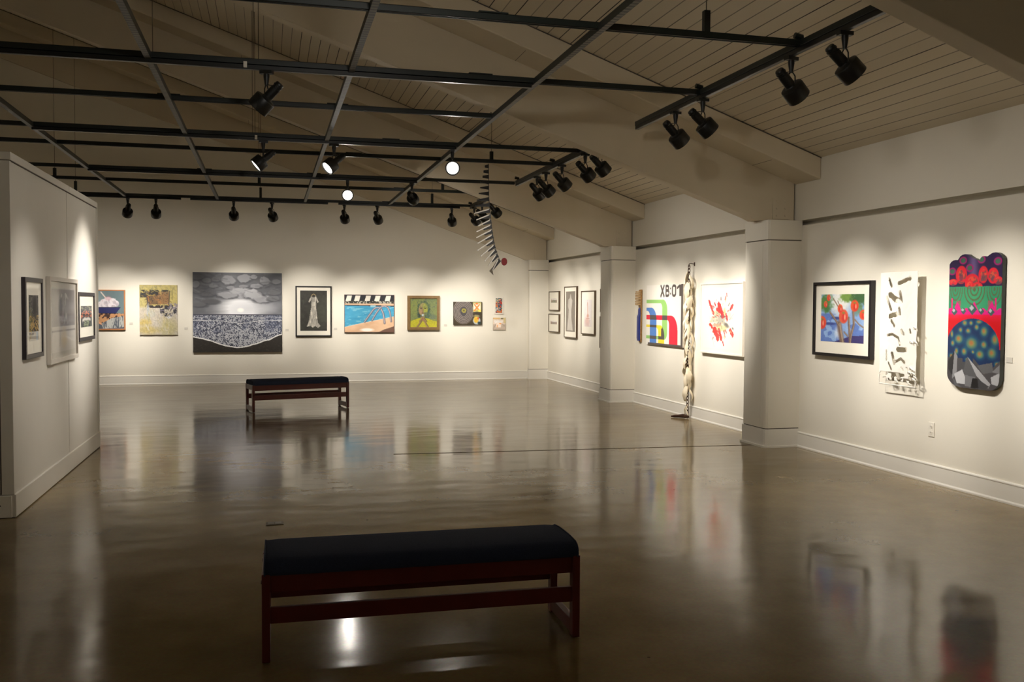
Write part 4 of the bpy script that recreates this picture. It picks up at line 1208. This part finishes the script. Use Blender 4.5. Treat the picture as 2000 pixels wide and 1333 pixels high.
# cut paper relief standing off the wall
loc, rz = spot_at('right', 7.16, 1.305)
r = empty('cut_paper_relief', loc, rz, label='white cut-paper sheet full of torn openings, left of the psychedelic board', cat='paper relief')
P = Paint(.50, 1.01, 200, (240, 236, 226))
U, V = P.U, P.V
hole = np.zeros(U.shape, bool)
for pts, w_ in (([(.24, .06), (.30, .12)], .022), ([(.50, .10), (.62, .085), (.80, .06)], .028), ([(.28, .20), (.42, .24), (.56, .26)], .045), ([(.54, .18), (.58, .26)], .03), ([(.18, .22), (.30, .33)], .022), ([(.28, .39), (.46, .37)], .036), ([(.52, .32), (.55, .37)], .022),
               ([(.32, .43), (.40, .47)], .024), ([(.22, .56), (.36, .55), (.52, .58), (.56, .64)], .018), ([(.60, .51), (.66, .54)], .022), ([(.52, .68), (.72, .68)], .04), ([(.36, .72), (.42, .80)], .028), ([(.46, .79), (.60, .76), (.70, .79)], .020), ([(.20, .70), (.20, .78)], .016), ([(.26, .80), (.34, .86)], .014), ([(.62, .84), (.66, .86)], .018), ([(.76, .84), (.78, .85)], .016), ([(.82, .50), (.84, .53)], .014)):
    m = P.line(pts, w_, .3) + (P.noise(22, 40, int(w_ * 999)) - .5) * 1.0
    hole |= (m > .5) & (P.line(pts, w_ * 1.8, .3) > .1)
nn = P.noise(7, 20, 190, 3)
hole |= (V > .885) & (V < .985) & (nn > .50 - .12 * (V > .93))
hole &= (U > .02) & (U < .97)
P.sheet('paper_sheet', r, -.085, 'paper', keep=~hole, wave=.004 * (P.noise(5, 9, 193) - .5) * 2).modifiers.new('thickness', 'SOLIDIFY').thickness = .003
rb = MB()
for x in (-.2, .2):
    for z in (-.44, .44):
        rb.tube([(x, 0, z), (x, -.084, z)], .004, 6)
rb.build('stand_off_pins', 'paper', r)
cb = MB(); rs = random.Random(8)
for k in range(9):
    x = rs.uniform(.12, .24); z = rs.choice([-.42, -.3, -.22, -.36, -.1, .02, .14]) + rs.uniform(-.03, .03)
    cb.tube([(x, -.088, z), (x + .03, -.105, z + .02), (x + .055, -.10, z + .005), (x + .06, -.088, z - .02)], [.002, .006, .006, .002], 6)
cb.build('paper_curls', 'paper', r, smooth=True)

# giant toothbrush
loc, rz = spot_at('right', 13.27, 1.34)
r = empty('toothbrush_sculpture', loc, rz, label='oversized toothbrush sculpture with straw-coloured bristles and a blue handle, left of the striped panel', cat='sculpture')
# local: x right, -y into the room
BK = .6
prof = [(-.004, .405), (-.030, .405), (-.052, .385), (-.058, .34), (-.058, .16), (-.045, .13), (-.040, .02), (-.050, -.02), (-.052, -.34), (-.040, -.385), (-.022, -.405), (-.012, -.39), (-.004, -.36)]
MB().prism([(a * BK, b_) for a, b_ in prof], 0, -.045, .045).build('brush_body', 'brushwood', r, bevel=.008, seg=3)
MB().prism([(a * BK, b_) for a, b_ in [(-.048, .13), (-.066, .10), (-.070, .03), (-.096, -.01), (-.098, -.33), (-.084, -.375), (-.046, -.37), (-.046, .0)]], 0, -.038, .038).build('blue_grip', 'blue', r, bevel=.01, seg=3)
bb = MB(); rs = random.Random(5)
for iz in range(9):
    for ix in range(5):
        x, z = -.042 + ix * .021, .175 + iz * .024
        L_ = .052 + rs.uniform(-.005, .005)
        bb.tube([(x * .85, -.033, z), (x * .85 + rs.uniform(-.004, .004), -.033 - L_, z + rs.uniform(-.004, .004))], [.0085, .0095], 7)
bb.build('bristle_tufts', 'bristle', r)

# hanging chain of pale pods
r = empty('chain_sculpture', (XW, 11.45, 0), 0, label='long chain wrapped in off-white pod shapes, hanging from wall to floor', cat='sculpture')
hk = MB().tube([(0, 0, 2.055), (-.05, 0, 2.065), (-.075, 0, 2.06), (-.088, 0, 2.04), (-.080, 0, 2.02)], .005, 8)
hk.box(-.006, 0, -.012, .012, 2.03, 2.08)
hk.build('wall_hook', 'rust', r, smooth=True)
zl = 2.045
k = 0
chain = []
while zl > .06:
    hl = .030
    ang = (k % 2) * math.pi / 2 + .4
    pts = []
    for t in range(12):
        a = 2 * math.pi * t / 12
        s, c = math.sin(a) * .017, math.cos(a) * hl
        pts.append((-.080 + s * math.cos(ang), s * math.sin(ang) - (.05 * max(0, .25 - zl)), zl - hl + c))
    chain.append(pts)
    zl -= .046; k += 1
for pts in chain:
    MB().tube(pts, .0055, 6, closed=True).build('chain_link', 'rust', r, smooth=True)
rs = random.Random(21)
zz = 1.95
k = 0
while zz > .36:
    k += 1
    a = k * 2.4 + rs.uniform(-.5, .5)
    L_ = rs.uniform(.15, .24)
    wide = 1.0 if zz > 1.3 or zz < .85 else .8
    rad = rs.uniform(.020, .034) * wide
    off = rs.uniform(.008, .022)
    out = rs.uniform(.014, .058) * wide
    ca, sa = math.cos(a), math.sin(a)
    b = MB(); vs, fs = [], []
    ns, nr = 9, 10
    for t in range(ns):
        q = t / (ns - 1)
        cxp = off + out * math.sin(q * math.pi * .8)
        rr = rad * (.25 + .95 * math.sin(math.pi * (.08 + .84 * q ** .75))) * rs.uniform(.85, 1.12)
        for j in range(nr):
            th = 2 * math.pi * j / nr
            ex, ey = rr * .48 * math.cos(th), rr * 1.15 * math.sin(th)      # flattened, shell-like section
            if math.cos(th) < 0: ex *= .25
            vs.append((-.080 + (cxp + ex) * ca - ey * sa, (cxp + ex) * sa + ey * ca, zz - L_ * q + .012 * math.sin(th * 2 + k)))
    fs = [(i * nr + j, i * nr + (j + 1) % nr, (i + 1) * nr + (j + 1) % nr, (i + 1) * nr + j) for i in range(ns - 1) for j in range(nr)]
    fs += [tuple(range(nr)), tuple((ns - 1) * nr + j for j in range(nr))]
    b.add(vs, fs).build('pale_pod', 'bone', r, smooth=True)
    zz -= .047
for s in (-1, 1):
    MB().tube([(-.080, 0, .19), (-.11, s * .02, .12), (-.088, s * .045, .035)], [.006, .010, .010], 7).build('pale_strap', 'bone', r, smooth=True)
MB().tube([(-.080, -.06, .028), (-.125, -.03, .030), (-.13, .02, .030), (-.17, .07, .024), (-.22, .10, .020), (-.26, .12, .018)], [.012, .026, .028, .020, .018, .010], 9).build('rusty_weight', 'rust', r, smooth=True)

# spiky mobile
mo = empty('spiky_mobile', (2.545, 10.95, 3.19), 0, label='black and white fishbone-like mobile of tapering spikes hanging from the lighting grid', cat='mobile')
SC = .00119


def mp(zx, zy): return ((zx - 185) * SC, (zy - 155) * -SC)


spine = [(185, 165), (186, 240), (187, 330), (188, 420), (190, 500), (196, 570), (202, 630), (210, 700), (220, 790), (231, 860), (242, 930), (255, 985), (270, 1035), (286, 1080), (308, 1130)]
MB().tube([(*[mp(a, b_)[0]], 0, mp(a, b_)[1]) for a, b_ in [(185, 158)] + spine], .0035, 6).build('spine', 'rib_dark', mo, smooth=True)
sy = [b_ for a, b_ in spine]; sx = [a for a, b_ in spine]
ribs = [(188, 38, 0), (240, 52, 0), (292, 62, 0), (348, 84, -2), (402, 88, 0), (460, 104, 0), (515, 128, 6), (572, 150, 6), (632, 165, 10), (685, 150, 15), (738, 140, 19), (788, 165, 19), (838, 178, 21), (886, 172, 24), (938, 190, 28), (985, 178, 34), (1028, 158, 41), (1072, 148, 48), (1122, 125, 53)]
for i, (y_, L_, ang) in enumerate(ribs):
    x_ = np.interp(y_, sy, sx)
    a = math.radians(ang)
    dx, dz = -math.cos(a), -math.sin(a)
    nx_, nz_ = -math.sin(a), math.cos(a)
    x0, z0 = mp(x_, y_)
    hb = 22 * SC
    Ld = L_ if i < 9 else min(L_ * .62, 88)
    if i == len(ribs) - 1: Ld = L_
    ht = hb * (.5 if i < 3 else .22) if i < 9 else hb * .45
    Q = [(x0 + nx_ * hb, z0 + nz_ * hb), (x0 - nx_ * hb * .8, z0 - nz_ * hb * .8), (x0 + dx * Ld * SC - nx_ * ht, z0 + dz * Ld * SC - nz_ * ht), (x0 + dx * Ld * SC + nx_ * ht, z0 + dz * Ld * SC + nz_ * ht)]
    rb_ = MB().prism(Q, 1, -.008, .008).build('rib', 'rib_dark', mo)
    if i >= 8:
        s0, s1 = 8 * SC, L_ * SC
        tp = (x0 + dx * s1 * 1.03, z0 + dz * s1 * 1.03)
        Q = [(x0 + nx_ * hb * 1.15 + dx * s0, z0 + nz_ * hb * 1.15 + dz * s0), (x0 + nx_ * hb * .55 + dx * s0 * 2, z0 + nz_ * hb * .55 + dz * s0 * 2), (tp[0] - nx_ * .008, tp[1] - nz_ * .008), (tp[0] + nx_ * .004, tp[1] + nz_ * .004)]
        MB().prism(Q, 1, -.024, -.0085).build('spike', 'rib_white', rb_)
Q = [mp(222, 1205), (mp(198, 1235)[0], mp(198, 1235)[1]), mp(240, 1275), mp(232, 1235)]
MB().prism(Q, 1, -.004, .006).build('tail_tip', 'wire', mo)
cx, cz = mp(352, 1138)
MB().add([], []).prism([(cx + .036 * math.cos(t), cz + .046 * math.sin(t)) for t in [k * math.pi / 14 for k in range(28)]], 1, -.012, .012).build('red_disc', 'red', mo, bevel=.004)
MB().tube([(mp(306, 1128)[0], 0, mp(306, 1128)[1]), (cx, 0, cz)], .0025, 6).build('disc_rod', 'wire', mo)

# ------------------------------------------------------------------ small fittings
loc, rz = spot_at('right', 6.80, .455)
r = empty('wall_outlet', loc, rz, label='white electrical outlet low on the wall under the cut-paper sheet', cat='outlet')
MB().box(-.038, .038, -.006, 0, -.062, .062).build('cover_plate', 'plastic', r, bevel=.003)
for z in (-.026, .026):
    s = MB().prism([(.016 * math.cos(t), z + .015 * math.sin(t)) for t in [k * math.pi / 8 for k in range(16)]], 1, -.009, -.005).build('socket', 'plastic', r)
    MB().box(-.008, -.005, -.0098, -.008, z - .004, z + .006).box(.005, .008, -.0098, -.008, z - .004, z + .006).build('socket_slots', 'slot', s)

r = empty('floor_box', (.03, 6.52, 0), .05, label='small rectangular metal cover plate set in the floor behind the near bench', cat='floor plate')
MB().box(-.058, .058, -.045, .045, 0, .004).build('rim', 'brass', r, bevel=.001)
MB().box(-.044, -.004, -.03, .03, .003, .006).box(.004, .044, -.03, .03, .003, .006).build('cover_flaps', 'foot', r)

r = empty('junction_box', (3.66, 4.40, zc(3.66)), 0, label='small pale junction box on the plank ceiling at the upper right', cat='junction box')
r.location = (3.92, 4.62, zc(3.92))
MB().box(-.035, .035, -.03, .03, -.075, .02).build('box', 'beam', r, bevel=.004)
MB().tube([(-.07, .0, -.02), (-.04, 0, -.05), (0, 0, -.05)], .012, 8).build('conduit_stub', 'beam', r, smooth=True)

labels = [('back', -2.44, 1.12, 'small white caption card between the still life and the yellow abstract'), ('back', -1.49, 1.03, 'small white caption card at the left edge of the big seascape'), ('back', .33, 1.0, 'small white caption card between the seascape and the dress print'),
          ('back', 1.24, 1.02, 'small white caption card between the dress print and the pool painting'), ('back', 3.39, 1.09, 'small white caption card between the portrait and the swirl painting'),
          ('right', 5.95, 1.10, 'small white caption card right of the psychedelic board')]
for wl, a, z, lb in labels:
    loc, rz = spot_at(wl, a, z)
    o = MB().box(-.03, .03, -.004, 0, -.02, .02).build('caption_card', 'card', None)
    o.location = loc; o.rotation_euler = (0, 0, rz)
    tag(o, lb, 'caption card', 'caption cards beside the artworks')
# small wooden peg on the wall by the near column
loc, rz = spot_at('right', 9.80, 1.60)
o = MB().tube([(0, 0, 0), (0, -.03, 0), (.0, -.05, .004)], [.012, .008, .012], 8).build('wall_peg', 'frame_oak', None, smooth=True)
o.location = loc; o.rotation_euler = (0, 0, rz)
tag(o, 'small wooden peg on the wall between the burst print and the near column', 'peg')
